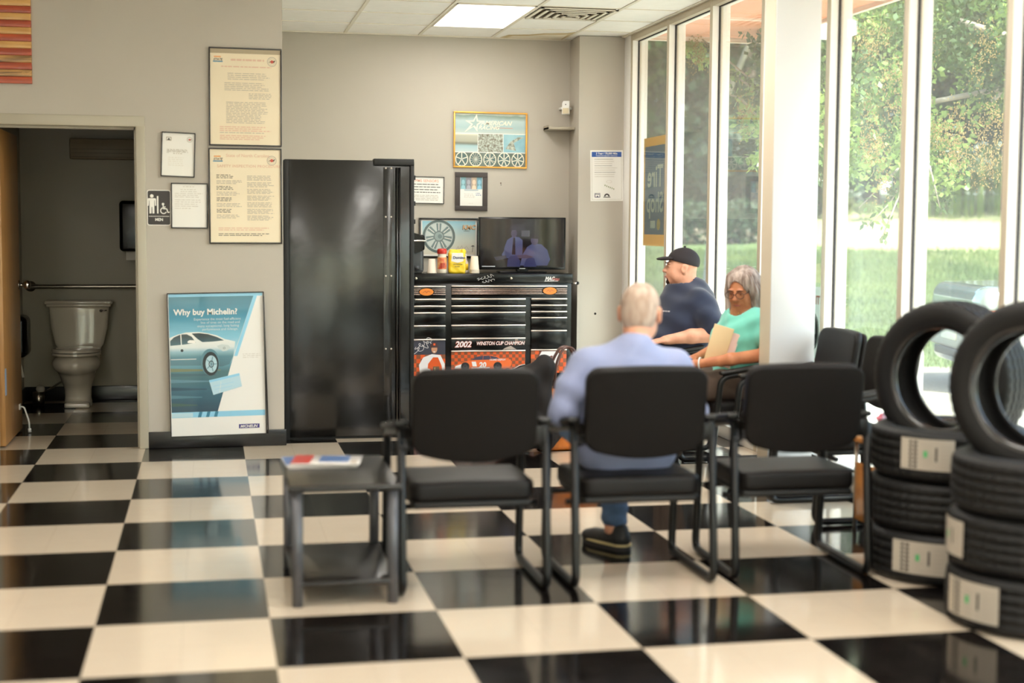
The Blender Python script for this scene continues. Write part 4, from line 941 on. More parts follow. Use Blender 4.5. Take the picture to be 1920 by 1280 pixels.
def g(b):
    checks(b,MX0,zf(695),MX1,zf(658),.0265)
    b.fl([(MX1-.14,zf(696)),(MX1-.08,zf(691)),(MX1-.04,zf(685)),(MX1,zf(683)),(MX1,zf(696))],M_blk,4,TY0); b.line([(MX1-.18,zf(694.5)),(MX1-.10,zf(692)),(MX1-.05,zf(685.5)),(MX1,zf(683))],.004,SIL,5,TY0); b.line([(MX0,zf(695)),(MX1-.18,zf(694.5))],.004,SIL,5,TY0)
    C=lambda px,py:(MX0+(px-846)*.0044,zf(py)); P=lambda *q:[C(a,c) for a,c in q]; gw=mat('car_print_glass',(66,62,82),.4)
    b.fl(P((852,690),(854,683),(866,678),(880,675),(886,674),(892,669),(903,665.5),(916,665),(930,667),(938,671),(950,672),(958,674),(959,684),(955,690)),mat('car_print_orange',(236,110,50),.4),4,TY0)
    b.fl(P((884,674),(892,668.5),(904,666),(918,666),(930,668.5),(937,672),(915,673.5)),gw,5,TY0); b.line(P((906,666),(905,673)),.003,ORG,6,TY0); b.line(P((918,666),(921,673)),.003,ORG,6,TY0); b.fl(P((852,690),(854,685),(866,681),(866,690)),SIL,6,TY0); b.fl(P((884,690),(884,688),(918,688),(918,690)),SIL,6,TY0)
    for px in (872,933): b.disc(*C(px,686),.035,M_blkm,6,TY0); b.ring(*C(px,686),.012,.015,gw,7,TY0)
    b.text('20',*C(898,688),.060,SIL,8,TY0,bold=.04,shear=.12,sx=.95); b.text('HOME DEPOT',*C(918,675.5),.021,SIL,8,TY0,bold=.02)
    b.fl(P((884,677),(892,677),(894,686),(886,686)),SIL,6,TY0)
drawer(MX0,MX1,zf(656),zf(696),g)
def g(b):
    checks(b,RX0,zf(700),RX1,zf(657),.034); X=(RX0+RX1)/2+.01; br=mat('number_edge',(120,62,48),.4)
    for m,e,k in ((br,.012,3),(SIL,0,4)): b.fl([(X-.09-e,zf(668)),(X-.07-e,zf(659)+e),(X+.06+e,zf(659)+e),(X+.085+e,zf(666)),(X+.07+e,zf(684)),(X+.04+e,zf(696)),(X-.02-e,zf(697)-e),(X-.06-e,zf(684))],m,k,TY0)
    b.line([(X-.03,zf(672)),(X+.02,zf(668)),(X-.01,zf(686))],.01,br,5,TY0)
drawer(RX0,RX1,zf(655),zf(702),g)
def f(b):
    for px in (780,957): b.cyl((xf(px),TY0-.012,zf(521.5)),(xf(px),TY0,zf(521.5)),.010,mat('lock_nickel',(206,196,180),.3,metal=.8),16)
one('lock',f,tc_)
def f(b):
    b.L=.0006; y=TY0-.0045; b.text('MAC',xf(1021),zf(525.5),.042,SIL,2,y,bold=.04,shear=.3,sx=.85); b.text('TOOLS',xf(1033),zf(525.5),.024,mat('ink_rose',(206,120,112),.4),2,y,bold=.03,shear=.3,sx=.85); b.rect(xf(1020),zf(527.2),xf(1046),zf(526.3),SIL,2,y)
one('lettering',f,tc_)
def f(b):
    y=TY0-.0045; b.L=.0006
    b.line([(xf(893)+.0022*i+.010*math.sin(i*.55), zf(524)+.0006*i+.011*math.sin(i*.48+.6)) for i in range(60)],.002,SIL,2,y); b.line([(xf(902)+.0022*i+.009*math.sin(i*.62), zf(528.5)+.0004*i+.008*math.sin(i*.5)) for i in range(46)],.002,SIL,2,y)
one('signature',f,tc_)
def f(b): b.box(TX1+.006,TX1+.012,TY0+.05,TY0+.2,.955,.985,M_chrome,.002); b.cyl((TX1+.012,TY0+.06,.955),(TX1+.062,TY0+.06,.955),.010,M_chrome,12); b.ell((TX1+.062,TY0+.06,.955),(.014,.014,.014),M_blkm)
one('side_handle',f,tc_)
# ------------------------------------------------------------------ television
tv = thing('television','black flat television on the tool chest showing two men in a dim grey scene','television',(2.955,2.36,1.034),-.03)
one('bezel',lambda b:(b.box(-.366,.366,.0,.05,.026,.459,M_blk,.004)),tv)
def f(b):
    b.L=.0004; E=lambda n,c,e: mat(n,c,.06,coat=1,emit=e,spec=.6)
    b.rect(-.352,.045,.352,.446,E('screen_dark',(26,22,26),.18),1)
    b.rect(-.10,.30,.02,.40,E('screen_wall',(40,37,46),.2),2); b.rect(-.01,.30,.06,.35,E('screen_picture',(66,66,76),.25),3); b.rect(.14,.06,.25,.445,E('screen_curtain',(34,35,26),.2),2); b.rect(-.33,.06,-.24,.44,E('screen_post',(34,27,23),.2),2)
    sh=E('screen_shirt',(66,70,104),.3); fc=E('screen_face',(64,58,80),.25); dk=E('screen_tie',(34,22,34),.25); jn=E('screen_trousers',(48,50,86),.28); hat=E('screen_hat',(42,40,54),.2)
    b.fl([(-.15,.12),(-.155,.20),(-.13,.27),(-.085,.30),(-.03,.295),(.0,.27),(.0,.15),(-.03,.12)],sh,4); b.fl([(-.078,.29),(-.062,.29),(-.06,.15),(-.09,.15)],dk,5); b.disc(-.072,.325,.025,fc,5,rz=.034); b.fl([(-.112,.352),(-.105,.385),(-.07,.395),(-.035,.382),(-.028,.352)],hat,6)
    b.fl([(-.15,.19),(-.175,.15),(-.155,.12),(-.11,.125),(-.1,.15)],sh,4); b.fl([(-.24,.13),(-.14,.145),(-.13,.12),(-.22,.10)],E('screen_table',(52,50,64),.22),6)
    b.fl([(-.02,.06),(.0,.15),(.04,.215),(.09,.245),(.16,.235),(.21,.19),(.235,.11),(.21,.06)],sh,7); b.disc(.10,.27,.032,fc,8,rz=.04); b.fl([(.065,.285),(.072,.315),(.10,.325),(.135,.31),(.137,.28)],dk,9)
    b.fl([(-.13,.05),(-.125,.11),(-.10,.14),(-.05,.145),(-.02,.1),(-.02,.05)],jn,8); b.fl([(.01,.05),(.03,.11),(.06,.13),(.10,.12),(.12,.05)],jn,9); b.fl([(-.05,.145),(.03,.15),(.10,.13),(.05,.12),(-.03,.12)],fc,9)
    b.rect(-.34,.050,-.23,.0555,E('screen_caption',(190,190,190),.6),10)
one('screen',f,tv)
one('lettering',lambda b: b.rect(-.025,.033,.025,.037,WHT,1,-.0),tv)
one('tv_stand',lambda b:(b.box(-.05,.05,.01,.04,.01,.03,M_blk,.004),b.box(-.2,.2,-.05,.12,.001,.012,M_blk,.005)),tv)
# ------------------------------------------------------------------ things on the tool chest
ZT=1.035
km=thing('coffee_maker','black and grey coffee maker standing at the left end of the tool chest','coffee maker',(2.055,2.25,ZT))
def f(b): b.box(-.10,.052,-.06,.14,0,.20,mat('grey_plastic',(72,74,78),.35),.03,4); b.box(-.10,.065,-.02,.14,.18,.31,M_blk,.02,3); b.box(-.1,.03,-.10,.0,0,.02,M_blkm,.005); b.cyl((-.01,-.095,.03),(-.01,-.095,.06),.02,MATS['grey_plastic'])
one('body',f,km)
one('brew_head',lambda b:(b.prism([(-.09,.21),(-.08,.18),(-.02,.165),(.03,.18),(.045,.24),(.045,.262),(-.09,.262)],-.11,.0,M_blk,smooth=True),b.box(-.095,.06,-.12,.01,.255,.268,M_chrome,.004)),km)
one('lid',lambda b:b.prism([(-.095,.268),(.055,.268),(.045,.285),(.0,.315),(-.05,.33),(-.095,.33)],-.11,.13,M_blk,smooth=True),km)
M_cup=mat('foam_cup',(238,224,206),.7)
def cups(label,x,y,n,h):
    def f(b):
        for i in range(n): z=i*.012 if n>1 else 0; b.lathe([(.0385,z),(.0405,z+.002),(.0405,z+.006),(.0375,z+.010),(.0275,h-(n-1-i)*.012)],M_cup,28)
        b.lathe([(.0275,h-.002),(.0275,h),(0,h)],M_cup,28)
    return one('foam_cup',f,loc=(x,y,ZT),label=label,cat='cup')
cups('upside-down foam cup between the coffee maker and the creamer',2.170,2.19,1,.118); cups('upside-down stack of foam cups beside the television',2.520,2.19,3,.140)
cr=thing('creamer_bottle','red capped creamer bottle between the foam cup and the yellow sugar bag','bottle',(2.250,2.17,ZT))
one('bottle',lambda b:(b.lathe([(0,0),(.034,.001),(.037,.01),(.037,.12),(.034,.135),(.033,.15),(.035,.158)],M_cup,28),b.lathe([(.0372,.035),(.0376,.04),(.0376,.125),(.0372,.13)],mat('creamer_label',(222,70,52),.4,col2=(240,190,120),vscale=24),28)),cr)
one('cap',lambda b:b.lathe([(.037,.158),(.039,.162),(.039,.188),(.034,.198),(0,.202)],mat('red_cap',(206,52,40),.35),28),cr)
one('label_mark',lambda b:(b.add([(.0382*math.sin(a),-.0382*math.cos(a),z) for a in (-.6,-.2,.2,.6) for z in (.045,.085)],[(0,2,3,1),(2,4,5,3),(4,6,7,5)],mat('creamer_mug',(176,54,40),.4),True)),cr)
def f(sd): pass
sd=SDF(); sd.box((0,0,.085),(.052,.018,.07),.018,.02).box((-.005,0,.17),(.052,.006,.02),.004,.02)
sg=thing('sugar_bag','yellow and white bag of sugar standing behind the creamer','bag',(2.372,2.18,ZT))
sdf_obj('bag',sd,.005,mat('sugar_yellow',(244,206,40),.35,coat=.3),sg,disp=lambda x,y,z:.002*np.sin(x*90+z*40)*np.cos(z*70),smooth=1)
one('label_panel',lambda b:(b.fl([(-.05,.10),(-.045,.165),(.045,.165),(.05,.10),(0,.085)],mat('sugar_white',(236,232,226),.5),2,-.038),b.text('Domino',-.038,.118,.030,mat('ink_sugar_blue',(40,60,110),.5),5,-.038,bold=.03,shear=.1),b.text('GRANULATED',-.036,.07,.012,INKD,5,-.039,bold=.02),b.text('SUGAR',-.02,.052,.012,INKD,5,-.039,bold=.02)),sg)
one('clip',lambda b:b.ell((.052,-.01,.175),(.024,.02,.024),mat('clip_yellow',(250,214,50),.4),10),sg)
jr=thing('syrup_bottle','small clear bottle with yellow label half hidden behind the sugar bag','bottle',(2.452,2.25,ZT))
one('bottle',lambda b:(b.lathe([(0,0),(.026,.002),(.028,.01),(.028,.085),(.014,.115),(.013,.14),(0,.142)],mat('pale_plastic',(226,214,206),.2),20),b.lathe([(.0284,.025),(.0284,.075)],MATS['sugar_yellow'],20)),jr)
one('cap',lambda b:b.cyl((0,0,.14),(0,0,.155),.013,WHT),jr)
# ------------------------------------------------------------------ restroom fittings
tl=thing('toilet','cream porcelain toilet with closed lid against the restroom back wall','toilet',(-.602,2.40,0))
def f(b):
    n0=len(b.V); cushion(b,[(-.155,.425),(.155,.425),(.185,.47),(.215,.60),(.23,.775),(-.23,.775),(-.215,.60),(-.185,.47)],-.015,.165,M_porc,.03); b.V[n0:]=[(x,y+.03*(x/.23)**2,z) for x,y,z in b.V[n0:]]
one('tank',f,tl)
one('tank_lid',lambda b:(b.box(-.258,.258,-.045,.17,.785,.815,M_porc,.014,4),b.box(-.245,.245,-.03,.16,.765,.79,M_porc,.01,3)),tl)
sd=SDF(); sd.ell((0,-.28,.36),(.185,.25,.13),.03).cap((0,-.18,.25),(0,-.15,.03),.12,.105,.08).box((0,-.14,.02),(.085,.17,.012),.02,.04).box((0,-.02,.36),(.12,.08,.05),.04,.05).cap((0,-.28,.45),(0,-.28,.6),.3,.3,.01,'-') if False else None
sd=SDF(); sd.ell((0,-.28,.345),(.18,.245,.10),.03).ell((0,-.22,.27),(.13,.17,.12),.05).cap((0,-.18,.22),(0,-.16,.04),.105,.098,.06).box((0,-.15,.015),(.075,.15,.01),.02,.04).box((0,-.02,.36),(.13,.08,.04),.03,.05)
sdf_obj('bowl',sd,.010,M_porc,tl,clip=lambda x,y,z:[z-.415,-z+.002])
def oval_pts(rx,ry,cy,n=36): return [(rx*math.cos(2*PI*i/n),cy+ry*math.sin(2*PI*i/n)) for i in range(n)]
one('seat',lambda b:b.prism(oval_pts(.185,.245,-.275),.416,.434,M_porc,'z',smooth=True),tl)
one('seat_lid',lambda b:(b.prism(oval_pts(.183,.243,-.275),.440,.455,M_porc,'z',smooth=True),b.ell((0,-.275,.455),(.178,.238,.016),M_porc,24)),tl)
one('flush_lever',lambda b:(b.cyl((.17,.0,.735),(.17,-.02,.735),.012,M_chrome),b.tube([(.17,-.02,.735),(.215,-.022,.738)],.006,M_chrome)),tl)
gb_=thing('grab_bar','steel grab bar across the restroom back wall above the toilet','rail',(0,2.62,.918))
one('bar',lambda b:b.tube(fillet([(-.985,-.002,0),(-.985,-.07,0),(.12,-.07,0),(.12,-.002,0)],.04),.017,M_steel,14),gb_)
for x in (-.985,.12): one('flange',lambda b:b.cyl((x,-.001,0),(x,-.014,0),.042,M_steel,24),gb_)
td=thing('towel_dispenser','black paper towel dispenser on the restroom back wall beside the door frame','dispenser',(-.15,2.618,1.40))
one('case',lambda b:b.box(-.135,.16,-.22,0,-.2,.2,M_blk,.03,4),td); one('paper_towel',lambda b:b.box(-.09,.12,-.13,-.128,-.27,-.19,M_paper),td); one('lever',lambda b:b.box(-.0,.04,-.23,-.215,.02,.06,M_steel,.004),td)
one('wall_heater',lambda b:(b.box(-.66,-.05,2.50,2.618,1.925,2.085,mat('heater_tan',(150,136,112),.4),.008),[b.box(-.65,-.06,2.496,2.5,1.94+.03*i,1.945+.03*i,mat('heater_line',(120,108,90),.5)) for i in range(3)]),label='long tan wall unit high on the restroom wall above the toilet',cat='wall unit')
tp=thing('tissue_dispenser','round black toilet tissue dispenser on the restroom side wall','dispenser',(-1.048,2.02,.565))
one('case',lambda b:b.box(0,.115,-.15,.13,-.155,.16,M_blk,.05,5),tp); one('tissue',lambda b:b.add([(.02,-.10,-.13),(.05,-.10,-.13),(.09,-.13,-.30),(.075,-.14,-.30)],[(0,1,2,3)],M_paper) and b.add([(.02,-.098,-.13),(.05,-.098,-.13),(.09,-.128,-.30),(.075,-.138,-.30)],[(3,2,1,0)],M_paper),tp)
br=thing('brush_holder','steel toilet brush holder on the restroom floor left of the toilet','brush holder',(-.905,2.30,0))
one('cup',lambda b:b.lathe([(0,0),(.045,0),(.045,.11),(.041,.11),(.041,.01),(0,.01)],M_steel,24),br); one('brush',lambda b:(b.tube([(.0,0,.02),(.01,0,.12)],.012,M_steel),b.ell((.015,-.0,.13),(.035,.035,.03),mat('bristle',(190,184,172),.8),12)),br)
one('supply_hose',lambda b:b.tube(fillet([(-.10,.19,.17),(-.16,.12,.16),(-.24,.0,.11),(-.28,-.04,.10)],.04),.008,M_steel),tl)
# ------------------------------------------------------------------ air vent
vt=thing('ceiling_vent','square cream ceiling air vent with stepped louvres beside the lit panel','vent',(gx[8+2]+S/2,1.095,H))
def f(b):
    for i in range(5):
        a=.285-.055*i; z=-.012-.004*i; m=M_tbar
        for q in ((-a,a,-a,-a+.022),(-a,a,a-.022,a),(-a,-a+.022,-a,a),(a-.022,a,-a,a)): b.box(*q,z,z+.006,m)
one('louvre',f,vt); one('throat',lambda b:b.box(-.27,.27,-.27,.27,-.0015,.003,mat('vent_dark',(112,98,76),.8)),vt)
# ------------------------------------------------------------------ waiting chairs
M_tube = mat('chair_tube_black', (9,8,8), .35, spec=.4)
M_vin = mat('chair_vinyl_black', (13,9,8), .5, spec=.3, bump=.25, bscale=90)
M_shell = mat('chair_shell_brown', (14,9,7), .6, spec=.2, bump=.15, bscale=120)
M_arm = mat('chair_arm_pad', (16,14,12), .45)
def rrect(x0, x1, z0, z1, r, n=6, sag=0, arch=0):
    P = []
    for cx, cz, a0 in ((x1-r,z1-r,0),(x0+r,z1-r,PI/2),(x0+r,z0+r,PI),(x1-r,z0+r,1.5*PI)):
        for i in range(n+1): a = a0+PI/2*i/n; P.append((cx+r*math.cos(a), cz+r*math.sin(a)))
    out = []
    for i,(x,z) in enumerate(P):
        out.append((x,z)); 
        j = (i+1) % len(P)
        if (i % (n+1)) == n and abs(P[j][0]-x) > .1:      # long horizontal runs get extra points
            for k in range(1,10): out.append((x+(P[j][0]-x)*k/10, z+(P[j][1]-z)*k/10))
    w = (x1-x0)/2; cx = (x0+x1)/2
    return [(x, z+(arch*(1-((x-cx)/w)**2) if z > (z0+z1)/2 else -sag*(1-((x-cx)/w)**2))) for x,z in out]
def make_chair(label):
    t = thing('waiting_chair', label, 'chair')
    for s in (-1,1):
        X = s*.283
        P = fillet([(X,-.215,.62),(X,-.27,.019),(X,.28,.019),(X,.225,.575),(X,-.19,.638)], .055, 6)
        sf = one('side_frame', lambda b: b.tube([p for p in P], .0175, M_tube, 10, closed=True), t)
        one('armrest', lambda b: b.box(X-.028,X+.028,-.225,.225,-.013,.013,M_arm,.012,3,mx=Matrix.Translation((0,.01,.632)) @ Matrix.Rotation(-.148,4,'X')), t)
        one('back_bracket', lambda b: (b.box(s*.225,s*.272,-.232,-.212,.575,.645,M_tube,.004), b.box(s*.262,s*.285,-.235,-.2,.57,.65,M_tube,.006)), t)
    one('seat_rail', lambda b: (b.cyl((-.28,-.08,.318),(.28,-.08,.318),.012,M_tube,10), b.cyl((-.28,.17,.318),(.28,.17,.318),.012,M_tube,10)), t)
    def f(b):
        n0 = len(b.V); cushion(b, rrect(-.248,.248,-.215,.25,.05,5), -.352, -.432, M_vin, .026)
        b.V[n0:] = [(x, z, -y - .02*max(0,(z-.15)/.1)**2 + .012*math.cos(x*6)*math.cos(z*6)) for x,y,z in b.V[n0:]]
    seat = one('seat', f, t)
    one('seat_pan', lambda b: b.box(-.235,.235,-.205,.235,.327,.357,M_blkm,.012,3), t)
    tl_ = lambda x,y,z: (x, y-.02-.16*(z-.5), z)
    one('backrest_shell', lambda b: cushion(b, rrect(-.246,.246,.555,.862,.05,6,sag=.045,arch=.006), -.222, -.196, M_shell, .011, .28, tl_), t)
    one('backrest_cushion', lambda b: cushion(b, rrect(-.242,.242,.558,.872,.055,6,sag=.04,arch=.008), -.198, -.152, M_vin, .02, .28, tl_), t)
    return t
ch0 = make_chair('empty black armchair in the front row beside the small side table')
ch0.location = (1.402,-3.81,0)
def chair(x, y, rz, label, group):
    c = copy_tree(ch0); c.location = (x,y,0); c.rotation_euler = (0,0,rz); c['label'] = label; c['group'] = group; return c
ch0['group'] = 'black waiting chairs in the front row'
chair(2.082,-3.815,.0,'black armchair in the front row with the grey-haired man sitting in it',ch0['group'])
chair(2.760,-3.79,-.03,'empty black armchair in the front row beside the tyre stacks',ch0['group'])
gw_ = 'black waiting chairs along the windows'
chair(3.27,-.45,PI/2-.04,'black armchair by the windows with the man in the dark cap',gw_)
chair(3.455,-1.452,PI/2,'black armchair by the windows with the woman in the aqua top',gw_)
chair(3.505,-2.19,PI/2,'empty black window armchair just in front of the white column',gw_)
chair(3.505,-2.79,PI/2,'empty black window armchair half hidden behind the upright tyre',gw_)
# ------------------------------------------------------------------ side table with magazines
M_post = mat('table_post_grey', (92,92,96), .4, metal=.4)
M_tt = mat('table_top_black', (22,18,16), .35, coat=.2)
tb = thing('side_table','small black two-tier side table with grey posts beside the front chairs','table',(.897,-3.81,0))
one('table_top',lambda b:b.box(-.212,.212,-.35,.35,.432,.458,M_tt,.009,3),tb)
one('lower_shelf',lambda b:b.box(-.195,.195,-.335,.335,.075,.095,M_tt,.006),tb)
for sx in (-1,1):
    for sy in (-1,1): one('post',lambda b:b.cyl((sx*.178,sy*.318,.0),(sx*.178,sy*.318,.434),.021,M_post,20),tb)
MG = [mat('magazine_white',(236,230,226),.25,coat=.5),mat('magazine_red',(206,56,48),.3,coat=.5),mat('magazine_blue',(92,128,186),.3,coat=.5),mat('magazine_beige',(206,190,168),.3,coat=.5)]
def magz(label, x, y, z, rz, a, c, sc=1):
    def f(b):
        b.box(-.105*sc,.105*sc,-.137*sc,.137*sc,0,.006,MG[a],.001)
        b.box(-.104*sc,.104*sc,.06*sc,.136*sc,.0062,.0068,MG[c]); b.box(-.06*sc,.09*sc,-.09*sc,.03*sc,.0062,.0070,MG[1 if c!=1 else 2]); b.box(-.09*sc,-.02*sc,-.125*sc,-.10*sc,.0062,.0070,MG[3])
    one('magazine',f,loc=(x,y,z),rz=rz,label=label,cat='magazine',group='magazines on the side tables')
magz('white magazine with a wide beige strip, bottom of the pile on the black side table',.85,-3.66,.4585,1.5,0,3)
magz('glossy magazine with a blue band, middle of the pile on the black side table',.83,-3.64,.4655,1.62,0,2)
magz('white magazine with a red cover panel, top of the pile on the black side table',.865,-3.675,.4725,1.4,0,1)
# ------------------------------------------------------------------ wooden end table by the windows
M_wood = mat('honey_wood',(190,126,58),.35,col2=(166,104,44),vscale=4,stretch=(1,1,9),coat=.4)
et = thing('end_table','small honey wood end table between the window chairs and the tyre stacks','table',(3.53,-3.36,0))
one('table_top',lambda b:b.box(-.19,.19,-.18,.18,.43,.455,M_wood,.006),et)
one('side_panel',lambda b:b.box(-.165,-.15,-.15,.15,.06,.33,M_wood,.002),et); one('side_panel',lambda b:b.box(.15,.165,-.15,.15,.06,.33,M_wood,.002),et)
one('lower_shelf',lambda b:b.box(-.15,.15,-.15,.15,.13,.15,M_wood,.002),et)
for sx in (-1,1):
    for sy in (-1,1): one('leg',lambda b:b.cyl((sx*.158,sy*.15,.0),(sx*.158,sy*.15,.432),.010,M_steel,12),et)
magz('pale magazine lying on the honey wood end table by the windows',3.52,-3.36,.4555,.3,3,0)
def f(b):
    b.lathe([(0,0),(.03,0),(.035,.02),(.025,.06),(.02,.075),(.017,.075),(.02,.06),(0,.02)],mat('vase_pink',(206,150,170),.3,coat=.5),20)
vs = thing('flower_vase','little pink vase of pale flowers on the honey wood end table','vase',(3.41,-3.43,.4625)); one('vase',f,vs)
def f(b):
    r=random.Random(8)
    for i in range(7):
        x,y,z=r.uniform(-.035,.035),r.uniform(-.035,.035),r.uniform(.09,.14); b.tube([(0,0,.05),(x,y,z)],.002,M_leafm,5); b.ell((x,y,z),(.018,.018,.013),mat('petal',(226,196,226),.5) if i%2 else mat('petal_rose',(226,130,150),.5),10)
one('flowers',f,vs)
# ------------------------------------------------------------------ tyres
M_rub = mat('rubber', (13,11,10), .6, bump=.3, bscale=60, spec=.4)
M_bead = mat('rubber_bead', (30,28,28), .22, spec=.8)
def tyre_mesh(name, parent=None, **kw):
    prof = [(.204,-.078),(.212,-.090),(.225,-.094),(.245,-.101),(.27,-.103),(.29,-.098),(.300,-.092),(.306,-.088),(.314,-.078),
            (.3165,-.058),(.3125,-.056),(.3125,-.050),(.3175,-.048),(.3185,-.022),(.3145,-.020),(.3145,-.013),(.319,-.011)]
    prof = prof + [(r,-z) for r,z in prof[::-1]]
    inner = [(.206,.070),(.23,.082),(.28,.086),(.298,.05),(.302,0),(.298,-.05),(.28,-.086),(.23,-.082),(.206,-.070)]
    P = prof+inner; n = 144; K = len(P); V = []; F = []
    for i in range(n):
        q = 2*PI*i/n
        for k,(r,z) in enumerate(P):
            rr = r - (.005 if (i % 3 == 0 and 7 <= k <= len(prof)-8 and r > .312) else 0)
            V.append((rr*math.cos(q), rr*math.sin(q), z))
    for i in range(n):
        j = (i+1) % n
        for k in range(K): l = (k+1) % K; F.append((i*K+k, j*K+k, j*K+l, i*K+l))
    b = MB(); b.add(V, F, M_rub, True); be = b.mi(M_bead)
    for fi in range(len(b.F)):
        k = fi % K
        if k in (0,1,K-1) or k in (len(prof)-2,len(prof)-3,len(prof)-1): b.M[fi] = be
    return b.build(name, parent, **kw)
M_lab = mat('label_paper',(186,176,162),.5)
def tyre_label(parent, a0, da, z0, z1, flip=1, r=.3205):
    b = MB(); N = 14
    def patch(u0,u1,w0,w1,m,k):
        V=[];F=[]; M=max(2,int(N*(u1-u0))+1)
        for i in range(M+1):
            a = a0+da*(2*(u0+(u1-u0)*i/M)-1)
            for w in (w0,w1): V.append(((r+k*.0006)*math.cos(a),(r+k*.0006)*math.sin(a),z0+(z1-z0)*w))
        for i in range(M): F.append((2*i,2*i+2,2*i+3,2*i+1))
        b.add(V,F,m,True)
    patch(0,1,0,1,M_lab,0)
    dkm = mat('label_dark',(70,64,60),.5); c0 = .17
    for i in range(7): patch(c0+.0,c0+.16,.06+.13*i,.06+.13*i+.085,dkm,1)
    patch(c0+.06,c0+.09,.05,.95,M_lab,2); rnd=random.Random(int(a0*100))
    for i in range(7): patch(.42+.02*(i%2),.42+.2*rnd.uniform(.5,1),.12+.11*i,.14+.11*i,mat('label_grey',(170,160,148),.5),1)
    patch(.45,.52,.42,.62,mat('label_green',(80,180,110),.5),2); patch(.66,.70,.3,.75,dkm,1); patch(.03,.14,.1,.9,mat('label_soft',(190,180,164),.5),1)
    for i in range(6): patch(.76,.96,.12+.13*i,.15+.13*i,MATS['label_grey'],1)
    b.build('paper_label', parent)
S1 = (3.395,-4.03); S2 = (3.345,-4.80); c1, c2 = -118.4, -121.7; R_ = math.radians
g1,g2 = 'tyres lying in the two stacks','tyres standing on the stacks'
def lying(c, k, rz, label):
    return tyre_mesh('tyre', loc=(c[0]+.006*((k*7)%3-1), c[1]+.005*((k*5)%3-1), .103+.2065*k), rz=rz, label=label, cat='tyre', group=g1)
t0 = lying(S1,0,0,'bottom tyre of the far stack, with a white paper label on its tread'); tyre_label(t0,R_(c1-18),.36,-.055,.075)
t1 = lying(S1,1,.3,'plain middle tyre of the far stack, between two labelled tyres')
t2 = lying(S1,2,0,'top lying tyre of the far stack, white label on its tread'); tyre_label(t2,R_(c1-16),.34,-.05,.075)
t3 = lying(S2,0,0,'bottom tyre of the near stack at the right edge, white label on its tread'); tyre_label(t3,R_(c2-45),.40,-.06,.075)
t4 = lying(S2,1,0,'middle tyre of the near stack at the right edge, label wrapped round its left side'); tyre_label(t4,R_(c2-72),.36,-.06,.07)
t5 = lying(S2,2,.2,'top lying tyre of the near stack at the right edge, no label')
def upright(c, off, yaw, lean, z, label):
    o = tyre_mesh('tyre', label=label, cat='tyre', group=g2)
    o.rotation_euler = (Matrix.Rotation(yaw,4,'Z') @ Matrix.Rotation(PI/2-lean,4,'Y')).to_euler(); o.location = (c[0]+off*math.cos(yaw), c[1]+off*math.sin(yaw), z); return o
yw = math.atan2(-.5,-.85)
upright(S1,.0,yw,.0,.622+.186,'tyre standing upright on the far tyre stack')
upright(S2,.03,yw+.05,.0,.622+.232,'tyre standing upright on the near stack at the right edge')
# ------------------------------------------------------------------ tote bag and coat
bg = thing('tote_bag','glossy tan leather tote bag with brown handles on the floor by the tool chest','bag',(2.63,-.52,0),.1)
sd = SDF(); sd.box((0,0,.20),(.17,.055,.17),.03,.03)
sdf_obj('body',sd,.01,mat('tan_leather',(206,118,46),.2,coat=.8,var=.15,vscale=12,bump=.4,bscale=18,bdist=.006),bg,smooth=2)
for sy in (-1,1): one('handle',lambda b:b.tube(fillet([(-.10,sy*.05,.36),(-.085,sy*.045,.56),(-.03,sy*.03,.655),(.03,sy*.03,.655),(.09,sy*.045,.54),(.11,sy*.05,.36)],.06),.016,mat('brown_leather',(96,68,62),.4),10,flat=.5),bg)
sd = SDF(); sd.cap((-.13,0,.12),(.10,0,.14),.11,.10,.06).cap((-.14,0,.40),(.09,0,.555),.085,.06,.08).cap((-.13,0,.15),(-.10,0,.42),.10,.08,.06).cap((.07,0,.1),(.08,0,.52),.08,.05,.06)
sdf_obj('black_coat',sd,.012,mat('coat_black',(26,22,22),.8,bump=.3,bscale=30),disp=lambda x,y,z:.006*np.sin(z*26+x*34)+.004*np.sin(x*60+y*30),clip=lambda x,y,z:[-z+.003],smooth=2,label='black coat slumped on the floor against the tan tote bag',cat='coat').location=(2.385,-.62,0)
